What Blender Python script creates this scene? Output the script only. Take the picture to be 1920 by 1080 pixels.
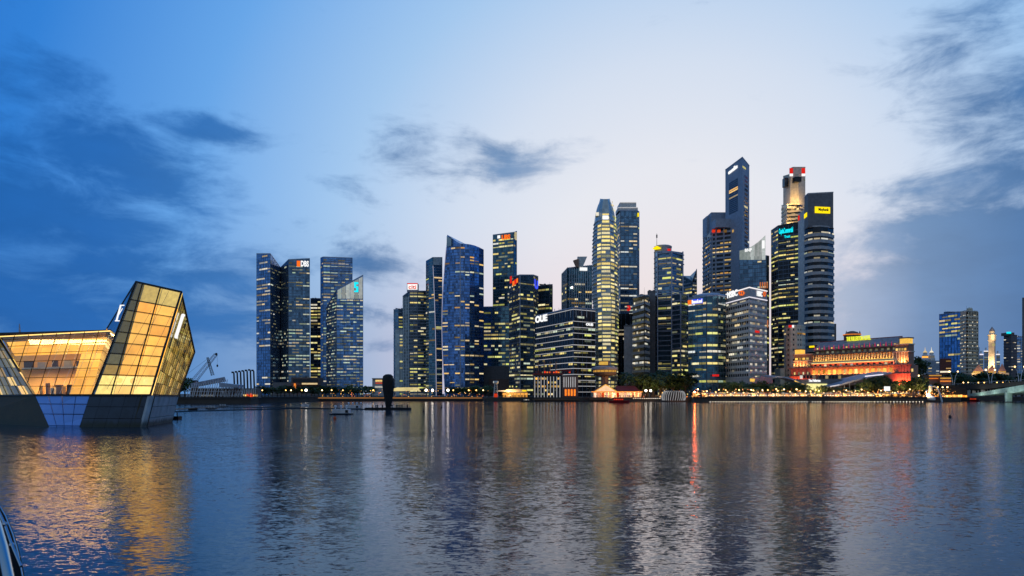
import bpy, bmesh, math, random
from mathutils import Vector, Matrix
random.seed(11)
S = bpy.context.scene
for o in list(bpy.data.objects): bpy.data.objects.remove(o)
C = S.collection
R = math.radians

# ------------------------------------------------------------------ camera
FOC, CX, HY, EYE = 1366.0, 960.0, 738.0, 6.0       # focal length and horizon in photo pixels, eye height in metres
cam_d = bpy.data.cameras.new('camera'); cam = bpy.data.objects.new('camera', cam_d); C.objects.link(cam)
cam_d.sensor_width = 36; cam_d.lens = 36*FOC/1920; cam_d.shift_y = (HY-540)/1920
cam_d.clip_start = 0.3; cam_d.clip_end = 20000
cam.location = (0, 0, EYE); cam.rotation_euler = (R(90), 0, 0); S.camera = cam
S.view_settings.view_transform = 'Standard'; S.view_settings.look = 'None'
S.view_settings.exposure = 0; S.view_settings.gamma = 1; S.view_settings.use_curve_mapping = False
S.render.engine = 'CYCLES'
S.cycles.use_denoising = True
S.cycles.sample_clamp_indirect = 5; S.cycles.max_bounces = 6; S.cycles.transparent_max_bounces = 10
S.cycles.glossy_bounces = 4; S.cycles.diffuse_bounces = 2; S.cycles.caustics_reflective = False; S.cycles.caustics_refractive = False

def lin(r, g, b):
    f = lambda c: (c/255)/12.92 if c/255 <= .04045 else ((c/255+.055)/1.055)**2.4
    return (f(r), f(g), f(b), 1)
def PX(px, Y): return (px-CX)/FOC*Y
def PZ(py, Y): return EYE-(py-HY)/FOC*Y
def at(px, py, Y): return Vector((PX(px, Y), Y, PZ(py, Y)))

# ------------------------------------------------------------------ node helper
class NT:
    def __init__(s, tree): s.t = tree; s.n = tree.nodes; s.l = tree.links
    def new(s, typ, **kw):
        n = s.n.new(typ)
        for k, v in kw.items(): setattr(n, k, v)
        return n
    def put(s, sock, v):
        if v is None: return
        if hasattr(v, 'is_output'): s.l.new(v, sock)
        else: sock.default_value = v
    def math(s, op, a, b=None, c=None, clamp=False):
        n = s.new('ShaderNodeMath', operation=op, use_clamp=clamp)
        for i, v in enumerate((a, b, c)): s.put(n.inputs[i], v)
        return n.outputs[0]
    def vmath(s, op, a, b=None):
        n = s.new('ShaderNodeVectorMath', operation=op); s.put(n.inputs[0], a); s.put(n.inputs[1], b)
        return n.outputs['Value'] if op in ('DOT_PRODUCT', 'LENGTH', 'DISTANCE') else n.outputs[0]
    def ramp(s, fac, stops, interp='LINEAR'):
        n = s.new('ShaderNodeValToRGB'); e = n.color_ramp.elements; n.color_ramp.interpolation = interp
        while len(e) > 1: e.remove(e[-1])
        e[0].position, e[0].color = stops[0]
        for p, c in stops[1:]: x = e.new(p); x.color = c
        s.put(n.inputs[0], fac); return n.outputs[0]
    def mix(s, f, a, b, mode='MIX'):
        n = s.new('ShaderNodeMix', data_type='RGBA', blend_type=mode)
        s.put(n.inputs[0], f); s.put(n.inputs[6], a); s.put(n.inputs[7], b); return n.outputs[2]
    def noise(s, vec, scale, detail=4, rough=.5, dist=0, col=False):
        n = s.new('ShaderNodeTexNoise'); s.put(n.inputs['Vector'], vec); n.inputs['Scale'].default_value = scale
        n.inputs['Detail'].default_value = detail; n.inputs['Roughness'].default_value = rough; n.inputs['Distortion'].default_value = dist
        return n.outputs['Color' if col else 'Fac']
    def sstep(s, v, lo, hi):
        n = s.new('ShaderNodeMapRange', interpolation_type='SMOOTHSTEP'); s.put(n.inputs[0], v)
        n.inputs[1].default_value = lo; n.inputs[2].default_value = hi; return n.outputs[0]

# ------------------------------------------------------------------ dusk sky
GLOW_AZ, GLOW_EL = R(12.5), R(6)
W = bpy.data.worlds.new('World'); S.world = W; W.use_nodes = True
W.node_tree.nodes.clear(); w = NT(W.node_tree)
co = w.new('ShaderNodeTexCoord').outputs['Generated']
dirv = w.vmath('NORMALIZE', co)
sep = w.new('ShaderNodeSeparateXYZ'); w.put(sep.inputs[0], dirv)
deg = 180/math.pi
az = w.math('MULTIPLY', w.math('ARCTAN2', sep.outputs[0], sep.outputs[1]), deg)
el = w.math('MULTIPLY', w.math('ARCSINE', sep.outputs[2]), deg)
gd = (math.sin(GLOW_AZ)*math.cos(GLOW_EL), math.cos(GLOW_AZ)*math.cos(GLOW_EL), math.sin(GLOW_EL))
th = w.math('MULTIPLY', w.math('ARCCOSINE', w.math('MINIMUM', w.vmath('DOT_PRODUCT', dirv, gd), .9999)), deg)
t180 = w.math('DIVIDE', th, 180)
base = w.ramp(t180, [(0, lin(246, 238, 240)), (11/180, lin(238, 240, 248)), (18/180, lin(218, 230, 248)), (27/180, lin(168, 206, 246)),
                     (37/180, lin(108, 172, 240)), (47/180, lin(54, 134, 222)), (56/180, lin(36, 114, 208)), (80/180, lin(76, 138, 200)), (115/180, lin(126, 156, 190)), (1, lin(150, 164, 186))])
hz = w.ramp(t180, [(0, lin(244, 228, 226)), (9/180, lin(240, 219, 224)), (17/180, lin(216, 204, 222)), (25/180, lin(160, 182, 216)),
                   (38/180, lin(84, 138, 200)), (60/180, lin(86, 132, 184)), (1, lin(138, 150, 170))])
hzf = w.math('MULTIPLY', w.math('SUBTRACT', 1.0, w.sstep(el, 1.5, 15.0)), .85)
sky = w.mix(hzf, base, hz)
# clouds: fractal noise on the sky direction gathered into banks
warp = w.noise(dirv, 7, 6, .6, col=True)
wv = w.new('ShaderNodeSeparateXYZ'); w.put(wv.inputs[0], warp)
azw = w.math('ADD', az, w.math('MULTIPLY', w.math('SUBTRACT', wv.outputs[0], .5), 7.0))
elw = w.math('ADD', el, w.math('MULTIPLY', w.math('SUBTRACT', wv.outputs[1], .5), 6.0))
def azel(px, py):
    x, y, z = (px-CX)/FOC, 1.0, -(py-HY)/FOC
    return math.degrees(math.atan2(x, y)), math.degrees(math.atan2(z, math.hypot(x, y)))
banks = [((60, 400), 11, 4.6, 1.1), ((250, 300), 7.0, 3.0, .95), ((400, 250), 4.6, 1.5, .7), ((180, 500), 13, 3.4, 1.0), ((330, 590), 12, 3.0, .7), ((60, 600), 11, 5, .9), ((900, 305), 5.6, 1.9, .5), ((790, 330), 5.2, 1.5, .42),
         ((705, 490), 2.6, 1.5, .6), ((640, 445), 2.6, .7, .4), ((720, 590), 3.6, .8, .5), ((590, 640), 6, .8, .4),
         ((1850, 520), 10.5, 8, 1.9), ((1760, 660), 11.5, 5, 2.3), ((1700, 500), 5.6, 4.2, 1.0), ((1900, 200), 6.0, 7.5, .62), ((1640, 600), 5, 5, 1.6), ((1930, 340), 5, 3, .9),
         ((2500, 420), 14, 8, .9), ((-500, 380), 14, 6, .9), ((-300, 100), 12, 4, .7)]
mx = None
for (c, ra, re, wt) in banks:
    a0, e0 = azel(*c)
    dx = w.math('DIVIDE', w.math('SUBTRACT', azw, a0), ra); dy = w.math('DIVIDE', w.math('SUBTRACT', elw, e0), re)
    r = w.math('SQRT', w.math('ADD', w.math('MULTIPLY', dx, dx), w.math('MULTIPLY', dy, dy)))
    b = w.math('MULTIPLY', w.math('SUBTRACT', 1.0, r), wt)
    mx = b if mx is None else w.math('MAXIMUM', mx, b)
mx = w.math('MAXIMUM', mx, -.55)
st = w.vmath('MULTIPLY', dirv, (1.0, 1.0, 2.6))
fb = w.noise(st, 9, 10, .62, .35)
fb2 = w.noise(st, 2.1, 6, .5, .4)
den = w.math('ADD', mx, w.math('ADD', w.math('MULTIPLY', w.math('SUBTRACT', fb, .5), 2.5), w.math('MULTIPLY', w.math('SUBTRACT', fb2, .5), .7)))
cm = w.math('MULTIPLY', w.sstep(den, -.2, .8), .9)
ccol = w.ramp(t180, [(0, lin(196, 200, 216)), (12/180, lin(170, 188, 216)), (17/180, lin(100, 140, 186)), (24/180, lin(60, 110, 166)),
                     (32/180, lin(54, 116, 184)), (42/180, lin(34, 102, 180)), (60/180, lin(30, 94, 168)), (1, lin(90, 112, 144))])
cvar = w.math('ADD', .8, w.math('MULTIPLY', w.noise(st, 9, 6, .6), .4))
ccol = w.mix(1.0, ccol, cvar, 'MULTIPLY')
sky = w.mix(cm, sky, ccol)
nish = w.new('ShaderNodeTexSky', sky_type='NISHITA'); nish.sun_disc = False; nish.sun_elevation = R(1.0)
nish.sun_rotation = GLOW_AZ; nish.altitude = 10
sky = w.mix(.0015, sky, nish.outputs[0], 'ADD')
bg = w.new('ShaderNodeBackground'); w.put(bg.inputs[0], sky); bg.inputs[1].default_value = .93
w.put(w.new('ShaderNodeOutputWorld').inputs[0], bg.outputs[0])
W.cycles.sampling_method = 'MANUAL'; W.cycles.sample_map_resolution = 512

sun_d = bpy.data.lights.new('sun', 'SUN'); sun_d.energy = .08; sun_d.angle = R(20); sun_d.color = (1, .82, .72)
sun = bpy.data.objects.new('sun', sun_d); C.objects.link(sun)
sun.rotation_euler = Vector((-gd[0], -gd[1], -math.sin(R(4)))).to_track_quat('-Z', 'Y').to_euler()

# ------------------------------------------------------------------ materials
MATS = {}
def mat(name, col, rough=.6, metal=0.0, vary=.25, scale=.4, spec=.5):
    """plain surface with slight cloudy variation and grime"""
    if name in MATS: return MATS[name]
    m = bpy.data.materials.new(name); m.use_nodes = True; t = NT(m.node_tree)
    p = m.node_tree.nodes['Principled BSDF']
    pos = t.new('ShaderNodeNewGeometry').outputs['Position']
    n = t.noise(pos, scale, 6, .6)
    c = lin(*col)
    d = tuple(x*(1-vary) for x in c[:3])+(1,); e = tuple(min(1, x*(1+vary)) for x in c[:3])+(1,)
    t.put(p.inputs['Base Color'], t.ramp(n, [(.3, d), (.7, e)]))
    p.inputs['Roughness'].default_value = rough; p.inputs['Metallic'].default_value = metal
    p.inputs['Specular IOR Level'].default_value = spec
    MATS[name] = m; return m
def glass(name, col, metal=.75, rough=.12, px=3.0, pz=4.0, jit=.03, vary=.45):
    """coated curtain wall glass: each pane a little different in tint and tilt"""
    if name in MATS: return MATS[name]
    m = bpy.data.materials.new(name); m.use_nodes = True; t = NT(m.node_tree)
    p = m.node_tree.nodes['Principled BSDF']
    g = t.new('ShaderNodeNewGeometry')
    sn = t.vmath('SNAP', g.outputs['Position'], (px, px, pz))
    wn = t.new('ShaderNodeTexWhiteNoise', noise_dimensions='3D'); t.put(wn.inputs[0], sn)
    c = lin(*col)
    t.put(p.inputs['Base Color'], t.ramp(wn.outputs[0], [(0, tuple(x*(1-vary) for x in c[:3])+(1,)), (1, tuple(x*(1+vary) for x in c[:3])+(1,))]))
    off = t.vmath('MULTIPLY', t.vmath('SUBTRACT', wn.outputs[1], (.5, .5, .5)), (jit, jit, jit))
    t.put(p.inputs['Normal'], t.vmath('NORMALIZE', t.vmath('ADD', g.outputs['Normal'], off)))
    p.inputs['Metallic'].default_value = metal; p.inputs['Roughness'].default_value = rough
    MATS[name] = m; return m
def emit(name, cols, lo=.3, hi=1.6, nscale=1.1, namp=.75, sample=False):
    """something lit: brightness and tint differ from piece to piece, with uneven contents"""
    if name in MATS: return MATS[name]
    m = bpy.data.materials.new(name); m.use_nodes = True; t = NT(m.node_tree); m.node_tree.nodes.clear()
    g = t.new('ShaderNodeNewGeometry'); oi = t.new('ShaderNodeObjectInfo')
    r = t.math('FRACT', t.math('ADD', t.math('MULTIPLY', oi.outputs['Random'], 5.37), g.outputs['Random Per Island']))
    r2 = t.math('FRACT', t.math('MULTIPLY', r, 17.31))
    k = len(cols)
    col = t.ramp(r2, [((i+.5)/k if k > 1 else .5, lin(*c)) for i, c in enumerate(cols)])
    st = t.math('ADD', lo, t.math('MULTIPLY', t.math('POWER', r, 1.4), hi-lo))
    if namp:
        n = t.noise(g.outputs['Position'], nscale, 4, .6)
        st = t.math('MULTIPLY', st, t.math('ADD', 1-namp, t.math('MULTIPLY', n, 2*namp)))
    e = t.new('ShaderNodeEmission'); t.put(e.inputs[0], col); t.put(e.inputs[1], st)
    t.put(t.new('ShaderNodeOutputMaterial').inputs[0], e.outputs[0])
    m.cycles.emission_sampling = 'AUTO' if sample else 'NONE'
    MATS[name] = m; return m

# ------------------------------------------------------------------ mesh helpers
class MB:
    def __init__(s): s.v = []; s.f = []
    def add(s, vs, fs):
        b = len(s.v); s.v += [tuple(v) for v in vs]; s.f += [tuple(b+i for i in f) for f in fs]
    def box(s, lo, hi):
        x0, y0, z0 = lo; x1, y1, z1 = hi
        s.add([(x0,y0,z0),(x1,y0,z0),(x1,y1,z0),(x0,y1,z0),(x0,y0,z1),(x1,y0,z1),(x1,y1,z1),(x0,y1,z1)],
              [(0,3,2,1),(4,5,6,7),(0,1,5,4),(1,2,6,5),(2,3,7,6),(3,0,4,7)])
    def cbox(s, c, u, w, d, h):
        """box standing at c (front middle bottom), along 2D unit u, w wide, d deep (away from the front), h high"""
        u = Vector((u[0], u[1], 0)).normalized(); n = Vector((-u.y, u.x, 0)); c = Vector(c)
        a = c-u*w/2; b = c+u*w/2
        lo = [a, b, b+n*d, a+n*d]; hi = [p+Vector((0,0,h)) for p in lo]
        s.add(lo+hi, [(0,3,2,1),(4,5,6,7),(0,1,5,4),(1,2,6,5),(2,3,7,6),(3,0,4,7)])
    def bar(s, a, b, r, sides=4, r2=None):
        a = Vector(a); b = Vector(b); d = (b-a)
        if d.length < 1e-6: return
        q = d.to_track_quat('Z', 'Y'); r2 = r if r2 is None else r2
        vs = []
        for p, rr in ((a, r), (b, r2)):
            for i in range(sides):
                t = 2*math.pi*(i+.5)/sides; vs.append(p+q@Vector((rr*math.cos(t), rr*math.sin(t), 0)))
        fs = [(i, (i+1) % sides, sides+(i+1) % sides, sides+i) for i in range(sides)]
        fs += [tuple(range(sides-1, -1, -1)), tuple(range(sides, 2*sides))]
        s.add(vs, fs)
    def tube(s, pts, rs, sides=8):
        pts = [Vector(p) for p in pts]
        if not hasattr(rs, '__len__'): rs = [rs]*len(pts)
        vs = []
        for i, p in enumerate(pts):
            d = pts[min(i+1, len(pts)-1)]-pts[max(i-1, 0)]; q = d.to_track_quat('Z', 'Y')
            for k in range(sides):
                t = 2*math.pi*k/sides; vs.append(p+q@Vector((rs[i]*math.cos(t), rs[i]*math.sin(t), 0)))
        fs = []
        for i in range(len(pts)-1):
            for k in range(sides):
                fs.append((i*sides+k, i*sides+(k+1) % sides, (i+1)*sides+(k+1) % sides, (i+1)*sides+k))
        fs += [tuple(range(sides-1, -1, -1)), tuple(range((len(pts)-1)*sides, len(pts)*sides))]
        s.add(vs, fs)
    def lathe(s, c, prof, sides=12):
        vs = []; n = len(prof)
        for (r, z) in prof:
            for k in range(sides):
                t = 2*math.pi*k/sides; vs.append((c[0]+r*math.cos(t), c[1]+r*math.sin(t), c[2]+z))
        fs = [(i*sides+k, i*sides+(k+1) % sides, (i+1)*sides+(k+1) % sides, (i+1)*sides+k) for i in range(n-1) for k in range(sides)]
        fs += [tuple(range(sides-1, -1, -1)), tuple(range((n-1)*sides, n*sides))]
        s.add(vs, fs)
    def prism(s, poly, z0, z1):
        n = len(poly); z1 = z1 if hasattr(z1, '__len__') else [z1]*n
        vs = [(p[0], p[1], z0) for p in poly]+[(p[0], p[1], z) for p, z in zip(poly, z1)]
        c = (sum(p[0] for p in poly)/n, sum(p[1] for p in poly)/n, sum(z1)/n)
        fs = [(i, (i+1) % n, n+(i+1) % n, n+i) for i in range(n)]+[tuple(range(n-1, -1, -1))]
        vs.append(c); fs += [(n+i, n+(i+1) % n, 2*n) for i in range(n)]
        s.add(vs, fs)
    def slab(s, quad, th):
        """quad of 3D points given a thickness along its normal (away from the viewer)"""
        q = [Vector(p) for p in quad]; n = (q[1]-q[0]).cross(q[-1]-q[0]).normalized()*th
        k = len(q); vs = q+[p-n for p in q]
        s.add(vs, [tuple(range(k)), tuple(range(2*k-1, k-1, -1))]+[(i, k+i, k+(i+1) % k, (i+1) % k) for i in range(k)])
    def sphere(s, c, r, seg=8, rings=5, sz=1):
        prof = [(max(.001, r*math.sin(math.pi*i/rings)), -r*sz*math.cos(math.pi*i/rings)) for i in range(rings+1)]
        s.lathe(c, prof, seg)
    def mesh(s, name, off=(0,0,0)):
        m = bpy.data.meshes.new(name)
        m.from_pydata([(v[0]-off[0], v[1]-off[1], v[2]-off[2]) for v in s.v], [], s.f); m.update()
        return m
    def build(s, name, material, parent=None, kind=None, smooth=False, label=None):
        """world-space geometry -> one mesh object, kept in place under its parent"""
        off = Vector(parent['base']) if parent is not None and 'base' in parent.keys() else Vector((0,0,0))
        m = s.mesh(name, off); m.materials.append(material if not isinstance(material, str) else MATS[material])
        if smooth:
            for p in m.polygons: p.use_smooth = True
        o = bpy.data.objects.new(name, m); C.objects.link(o)
        if parent is not None: o.parent = parent
        if parent is not None and 'base' in parent.keys(): o['base'] = list(off)
        if kind: o['kind'] = kind
        if label: o['label'] = label
        return o
def thing(name, label, cat, loc, group=None):
    o = bpy.data.objects.new(name, None); C.objects.link(o); o.location = loc; o['base'] = list(loc)
    o.empty_display_size = 1; o['label'] = label; o['category'] = cat
    if group: o['group'] = group
    return o
def tag(o, label, cat, group=None):
    o['label'] = label; o['category'] = cat
    if group: o['group'] = group
    return o
def structure(o): o['kind'] = 'structure'; return o
def copy_tree(o, loc, parent=None, label=None, group=None, rz=None, sc=None):
    c = o.copy(); C.objects.link(c)
    if parent is None:
        c.location = loc
        if rz is not None: c.rotation_euler = (0, 0, rz)
        if sc is not None: c.scale = (sc, sc, sc) if not hasattr(sc, '__len__') else sc
        if label: c['label'] = label
        if group: c['group'] = group
    else: c.parent = parent
    for ch in o.children: copy_tree(ch, None, c)
    return c
def mesh_child(name, me, parent, loc, rz=0, sc=(1,1,1)):
    """child sharing mesh data; loc in world space"""
    o = bpy.data.objects.new(name, me); C.objects.link(o); o.parent = parent
    o.location = Vector(loc)-Vector(parent['base']); o.rotation_euler = (0, 0, rz); o.scale = sc
    return o
def text_mesh(txt, extrude=.04, bold=0.0):
    cu = bpy.data.curves.new('lettering', 'FONT'); cu.body = txt; cu.extrude = extrude; cu.offset = bold; cu.resolution_u = 3
    ob = bpy.data.objects.new('lettering', cu); C.objects.link(ob)
    dg = bpy.context.evaluated_depsgraph_get()
    me = bpy.data.meshes.new_from_object(ob.evaluated_get(dg)); bpy.data.objects.remove(ob); bpy.data.curves.remove(cu)
    xs = [v.co.x for v in me.vertices]; ys = [v.co.y for v in me.vertices]
    x0, x1, y0, y1 = min(xs), max(xs), min(ys), max(ys)
    for v in me.vertices: v.co = ((v.co.x-x0)/(x1-x0), -v.co.z, (v.co.y-y0)/(y1-y0))
    return me
def sign_text(txt, parent, p0, p1, h, material, name='sign_lettering', bold=.0, label=None):
    """lettering standing on the line p0->p1 (3D, bottom edge), h metres high"""
    me = text_mesh(txt, .04, bold); me.materials.append(MATS[material])
    p0 = Vector(p0); p1 = Vector(p1); d = p1-p0
    o = bpy.data.objects.new(name, me); C.objects.link(o); o.parent = parent
    x = d.normalized(); yv = Vector((-x.y, x.x, 0)).normalized(); z = x.cross(yv)
    M = Matrix((x, yv, z)).transposed().to_4x4()
    M = M @ Matrix.Diagonal((d.length, 6, h, 1)); M.translation = p0-Vector(parent['base'])
    o.matrix_local = M
    if label: o['label'] = label
    return o

# palette
glass('glass_blue', (98, 142, 190)); glass('glass_deep', (96, 126, 148)); glass('glass_teal', (82, 118, 130))
glass('glass_dark', (70, 86, 98), metal=.6, rough=.18); glass('glass_black', (34, 40, 48), metal=.5, rough=.2)
glass('glass_sail', (88, 128, 182), px=2.2, pz=3.3, vary=.6); glass('glass_pale', (168, 184, 188), metal=.35, rough=.35, vary=.2)
mat('concrete_pale', (206, 204, 200)); mat('concrete_grey', (166, 166, 168)); mat('concrete_dark', (104, 104, 108)); mat('concrete_blue', (150, 160, 176))
mat('stone_cream', (212, 200, 176)); mat('stone_brown', (104, 84, 76)); mat('stone_red', (150, 112, 92)); mat('metal_white', (214, 216, 220), .4)
mat('metal_frame', (150, 158, 176), .4, .3); mat('metal_dark', (34, 36, 40), .45, .4); mat('black_cover', (16, 17, 19), .75)
mat('spandrel', (98, 112, 130), .35, .2); mat('roof_red', (132, 42, 34), .7); mat('roof_grey', (146, 140, 144), .6); mat('timber', (92, 66, 46), .7); mat('asphalt', (58, 58, 60), .9)
mat('paving', (112, 106, 98), .9); mat('wall_dark', (52, 48, 46), .85); mat('boat_red', (140, 26, 24), .4); mat('boat_white', (206, 208, 212), .35)
mat('bark', (70, 56, 44), .9, scale=3); mat('steel', (176, 178, 182), .18, 1.0, .1); mat('white_paint', (214, 214, 208), .6); mat('bridge_paint', (170, 196, 184), .6)
mat('soot', (28, 27, 27), .9); mat('orange_plastic', (200, 86, 24), .5); mat('cloth_dark', (40, 36, 38), .9)
emit('win_yellow', [(255, 226, 140), (240, 232, 140), (255, 240, 190), (222, 226, 120)], .15, 1.2)
emit('win_warm', [(255, 214, 130), (255, 190, 100), (255, 232, 180)], .15, 1.1)
emit('win_cool', [(214, 232, 205), (235, 240, 214), (190, 222, 190), (255, 236, 190)], .12, .9)
emit('win_pale', [(255, 244, 214), (236, 240, 236), (255, 226, 170)], .12, 1.0)
emit('win_bright', [(255, 226, 140), (250, 232, 150), (255, 240, 190)], .45, 1.3); emit('win_dim', [(190, 200, 170), (200, 190, 140)], .08, .45)
emit('win_amber', [(255, 196, 90), (255, 170, 60), (255, 214, 130)], .4, 1.8)
emit('led_white', [(255, 250, 250), (250, 244, 255)], .9, 1.1, 1, .1); emit('led_edge', [(225, 225, 255)], .5, .55, 1, .1); emit('led_line', [(226, 226, 230)], .5, .65, .3, .3)
emit('sign_white', [(255, 255, 255)], 1.0, 1.1, 1, 0); emit('sign_red', [(235, 40, 34)], .85, .95, 1, 0); emit('sign_orange', [(255, 116, 36)], 1.0, 1.1, 1, 0)
emit('sign_blue', [(70, 90, 255)], .9, 1.0, 1, 0); emit('sign_cyan', [(20, 220, 235)], 1.2, 1.3, 1, 0); emit('sign_yellow', [(255, 225, 20)], 1.1, 1.2, 1, .1)
emit('sign_lime', [(235, 240, 60)], 1.1, 1.2, 1, 0); emit('glow_red', [(255, 60, 30), (255, 90, 40)], .6, 1.2, 1, .5); emit('glow_magenta', [(240, 60, 110)], .5, .8, 1, .4)
emit('glow_orange', [(255, 130, 40), (255, 150, 60)], .8, 1.5, .6, .5); emit('glow_gold', [(255, 200, 90), (255, 190, 80)], .7, 1.3, .5, .5)
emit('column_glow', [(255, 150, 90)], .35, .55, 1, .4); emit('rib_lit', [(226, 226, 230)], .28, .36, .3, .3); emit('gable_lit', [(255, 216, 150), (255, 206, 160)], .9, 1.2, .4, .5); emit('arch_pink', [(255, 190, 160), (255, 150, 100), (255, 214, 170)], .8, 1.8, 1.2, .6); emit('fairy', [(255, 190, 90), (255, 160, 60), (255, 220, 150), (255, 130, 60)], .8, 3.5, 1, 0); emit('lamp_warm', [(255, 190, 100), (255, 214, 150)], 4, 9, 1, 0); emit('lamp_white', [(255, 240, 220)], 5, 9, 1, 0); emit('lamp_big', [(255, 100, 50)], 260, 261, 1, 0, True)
emit('dot_light', [(255, 226, 190), (255, 240, 225)], 2.0, 3.2, 1, 0); emit('cafe_glow', [(255, 170, 70), (255, 200, 110), (255, 150, 50)], .6, 2.6, 1.5, .6)
emit('screen_red', [(255, 60, 50)], 1, 1.1, 1, .3); emit('crown_lit', [(208, 216, 214), (190, 204, 200)], .4, .75, .3, .5)
# ------------------------------------------------------------------ water and land
def water_material():
    m = bpy.data.materials.new('bay_water'); m.use_nodes = True; t = NT(m.node_tree); p = m.node_tree.nodes['Principled BSDF']
    pos = t.new('ShaderNodeNewGeometry').outputs['Position']
    def layer(scale, sx, sy, off):
        v = t.vmath('ADD', t.vmath('MULTIPLY', pos, (sx, sy, 1)), off)
        return t.vmath('SUBTRACT', t.noise(v, scale, 3, .55, .3, col=True), (.5, .5, .5))
    patch = t.sstep(t.noise(t.vmath('MULTIPLY', pos, (.22, 1, 1)), .02, 4, .55), .34, .66)   # calmer and breezier patches
    amp = t.math('ADD', .42, t.math('MULTIPLY', patch, .8))
    a = t.vmath('MULTIPLY', layer(1.5, .5, 1.0, (3, 7, 0)), (.12, .18, 0))
    b = t.vmath('MULTIPLY', layer(6.4, .5, 1.0, (31, 5, 0)), (.40, .46, 0))
    c = t.vmath('MULTIPLY', layer(.16, .6, 1.0, (9, 51, 0)), (.03, .05, 0))
    s = t.vmath('ADD', t.vmath('ADD', a, b), c)
    sc = t.new('ShaderNodeVectorMath', operation='SCALE'); t.put(sc.inputs[0], s); t.put(sc.inputs['Scale'], amp)
    t.put(p.inputs['Normal'], t.vmath('NORMALIZE', t.vmath('ADD', sc.outputs[0], (0, 0, 1))))
    p.inputs['Base Color'].default_value = lin(6, 42, 64)
    p.inputs['Roughness'].default_value = .09; p.inputs['IOR'].default_value = 1.335; p.inputs['Specular Tint'].default_value = (.80, .93, 1, 1)
    return m
wm = MB(); wm.add([(-6000, -80, 0), (6000, -80, 0), (6000, 9000, 0), (-6000, 9000, 0)], [(0, 1, 2, 3)])
structure(wm.build('water', water_material()))

LZ = 3.2
shore = [(-1500, 440), (PX(60, 440), 440), (PX(470, 436), 436), (PX(486, 470), 470), (PX(560, 520), 520), (PX(600, 585), 585), (PX(905, 585), 585), (PX(912, 566), 566), (PX(1000, 566), 566),
         (PX(1004, 552), 552), (PX(1110, 552), 552), (PX(1296, 540), 540), (PX(1302, 500), 500), (PX(1735, 500), 500), (PX(1742, 515), 515), (PX(1800, 530), 530), (PX(1820, 640), 640), (3000, 660)]
poly = shore+[(6000, 660), (6000, 9000), (-6000, 9000), (-6000, 440)]
g = MB(); n = len(poly)
g.add([(x, y, -2) for x, y in poly]+[(x, y, LZ) for x, y in poly], [tuple(range(n, 2*n))]+[(i, n+i, n+(i+1) % n, (i+1) % n) for i in range(n)][::1])
structure(g.build('ground', mat('ground_paving', (70, 64, 58), .9, scale=.08)))
def strip(pts, d0, d1, z0, z1):
    """prism between two offsets of a 2D polyline; offset is measured outwards (towards the viewer for left-to-right lines)"""
    P = [Vector(p) for p in pts]; off = []
    for i in range(len(P)):
        a = (P[i]-P[i-1]).normalized() if i > 0 else None; b = (P[i+1]-P[i]).normalized() if i < len(P)-1 else None
        if a is None: a = b
        if b is None: b = a
        na = Vector((a.y, -a.x)); nb = Vector((b.y, -b.x)); m = (na+nb); k = m.length_squared
        off.append(m*2/k if k > .4 else nb)
    m = MB(); k = len(P)
    A = [p+o*d1 for p, o in zip(P, off)]; B = [p+o*d0 for p, o in zip(P, off)]
    vs = [(p.x, p.y, z0) for p in A]+[(p.x, p.y, z1) for p in A]+[(p.x, p.y, z0) for p in B]+[(p.x, p.y, z1) for p in B]
    fs = []
    for i in range(k-1):
        fs += [(i, i+1, k+i+1, k+i), (k+i, k+i+1, 3*k+i+1, 3*k+i), (2*k+i, 2*k+i+1, i+1, i), (3*k+i, 3*k+i+1, 2*k+i+1, 2*k+i)]
    fs += [(0, k, 3*k, 2*k), (k-1, 3*k-1, 4*k-1, 2*k-1)]
    m.add(vs, fs); return m
structure(strip(shore[:6], -.8, .35, 2.6, 4.0).build('quay_edge', 'wall_dark'))
structure(strip(shore[11:15], -.8, .3, 2.75, 3.75).build('promenade_edge', 'wall_dark'))

# ------------------------------------------------------------------ tower builder
ub = MB(); ub.box((0, -.5, 0), (1, .5, 1))
def unit(mname):
    m = ub.mesh('pane_'+mname); m.materials.append(MATS[mname]); return m
UNIT = {}
def lit_windows(root, cells, mname):
    """cells: (point, angle, width, height) lit bays; the larger ones are windows of their own, the small remainder one mass"""
    if not cells: return
    if mname not in UNIT: UNIT[mname] = unit(mname)
    cells = sorted(cells, key=lambda c: -c[2]*c[3]/c[0][1]**2)
    n_own = 0; rest = MB()
    for (p, ang, wd, h) in cells:
        if n_own < 150 and wd/p[1]*FOC > 5.0:
            mesh_child('window', UNIT[mname], root, p, ang, (wd, .14, h)); n_own += 1
        else:
            u = (math.cos(ang), math.sin(ang)); c = Vector(p)+Vector((u[0], u[1], 0))*wd/2
            rest.cbox(c+Vector((u[1], -u[0], 0))*.07, u, wd, .14, h)
    if rest.v: rest.build('small_windows', MATS[mname], root, kind='stuff')
def runs(nb, p, mean):
    out = []; i = 0
    while i < nb:
        if random.random() < p:
            k = min(nb-i, 1+int(random.expovariate(1/mean)) if mean > 0 else 1); out.append((i, k)); i += k
            if random.random() < .7: i += 1
        else: i += 1
    return out
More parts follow.
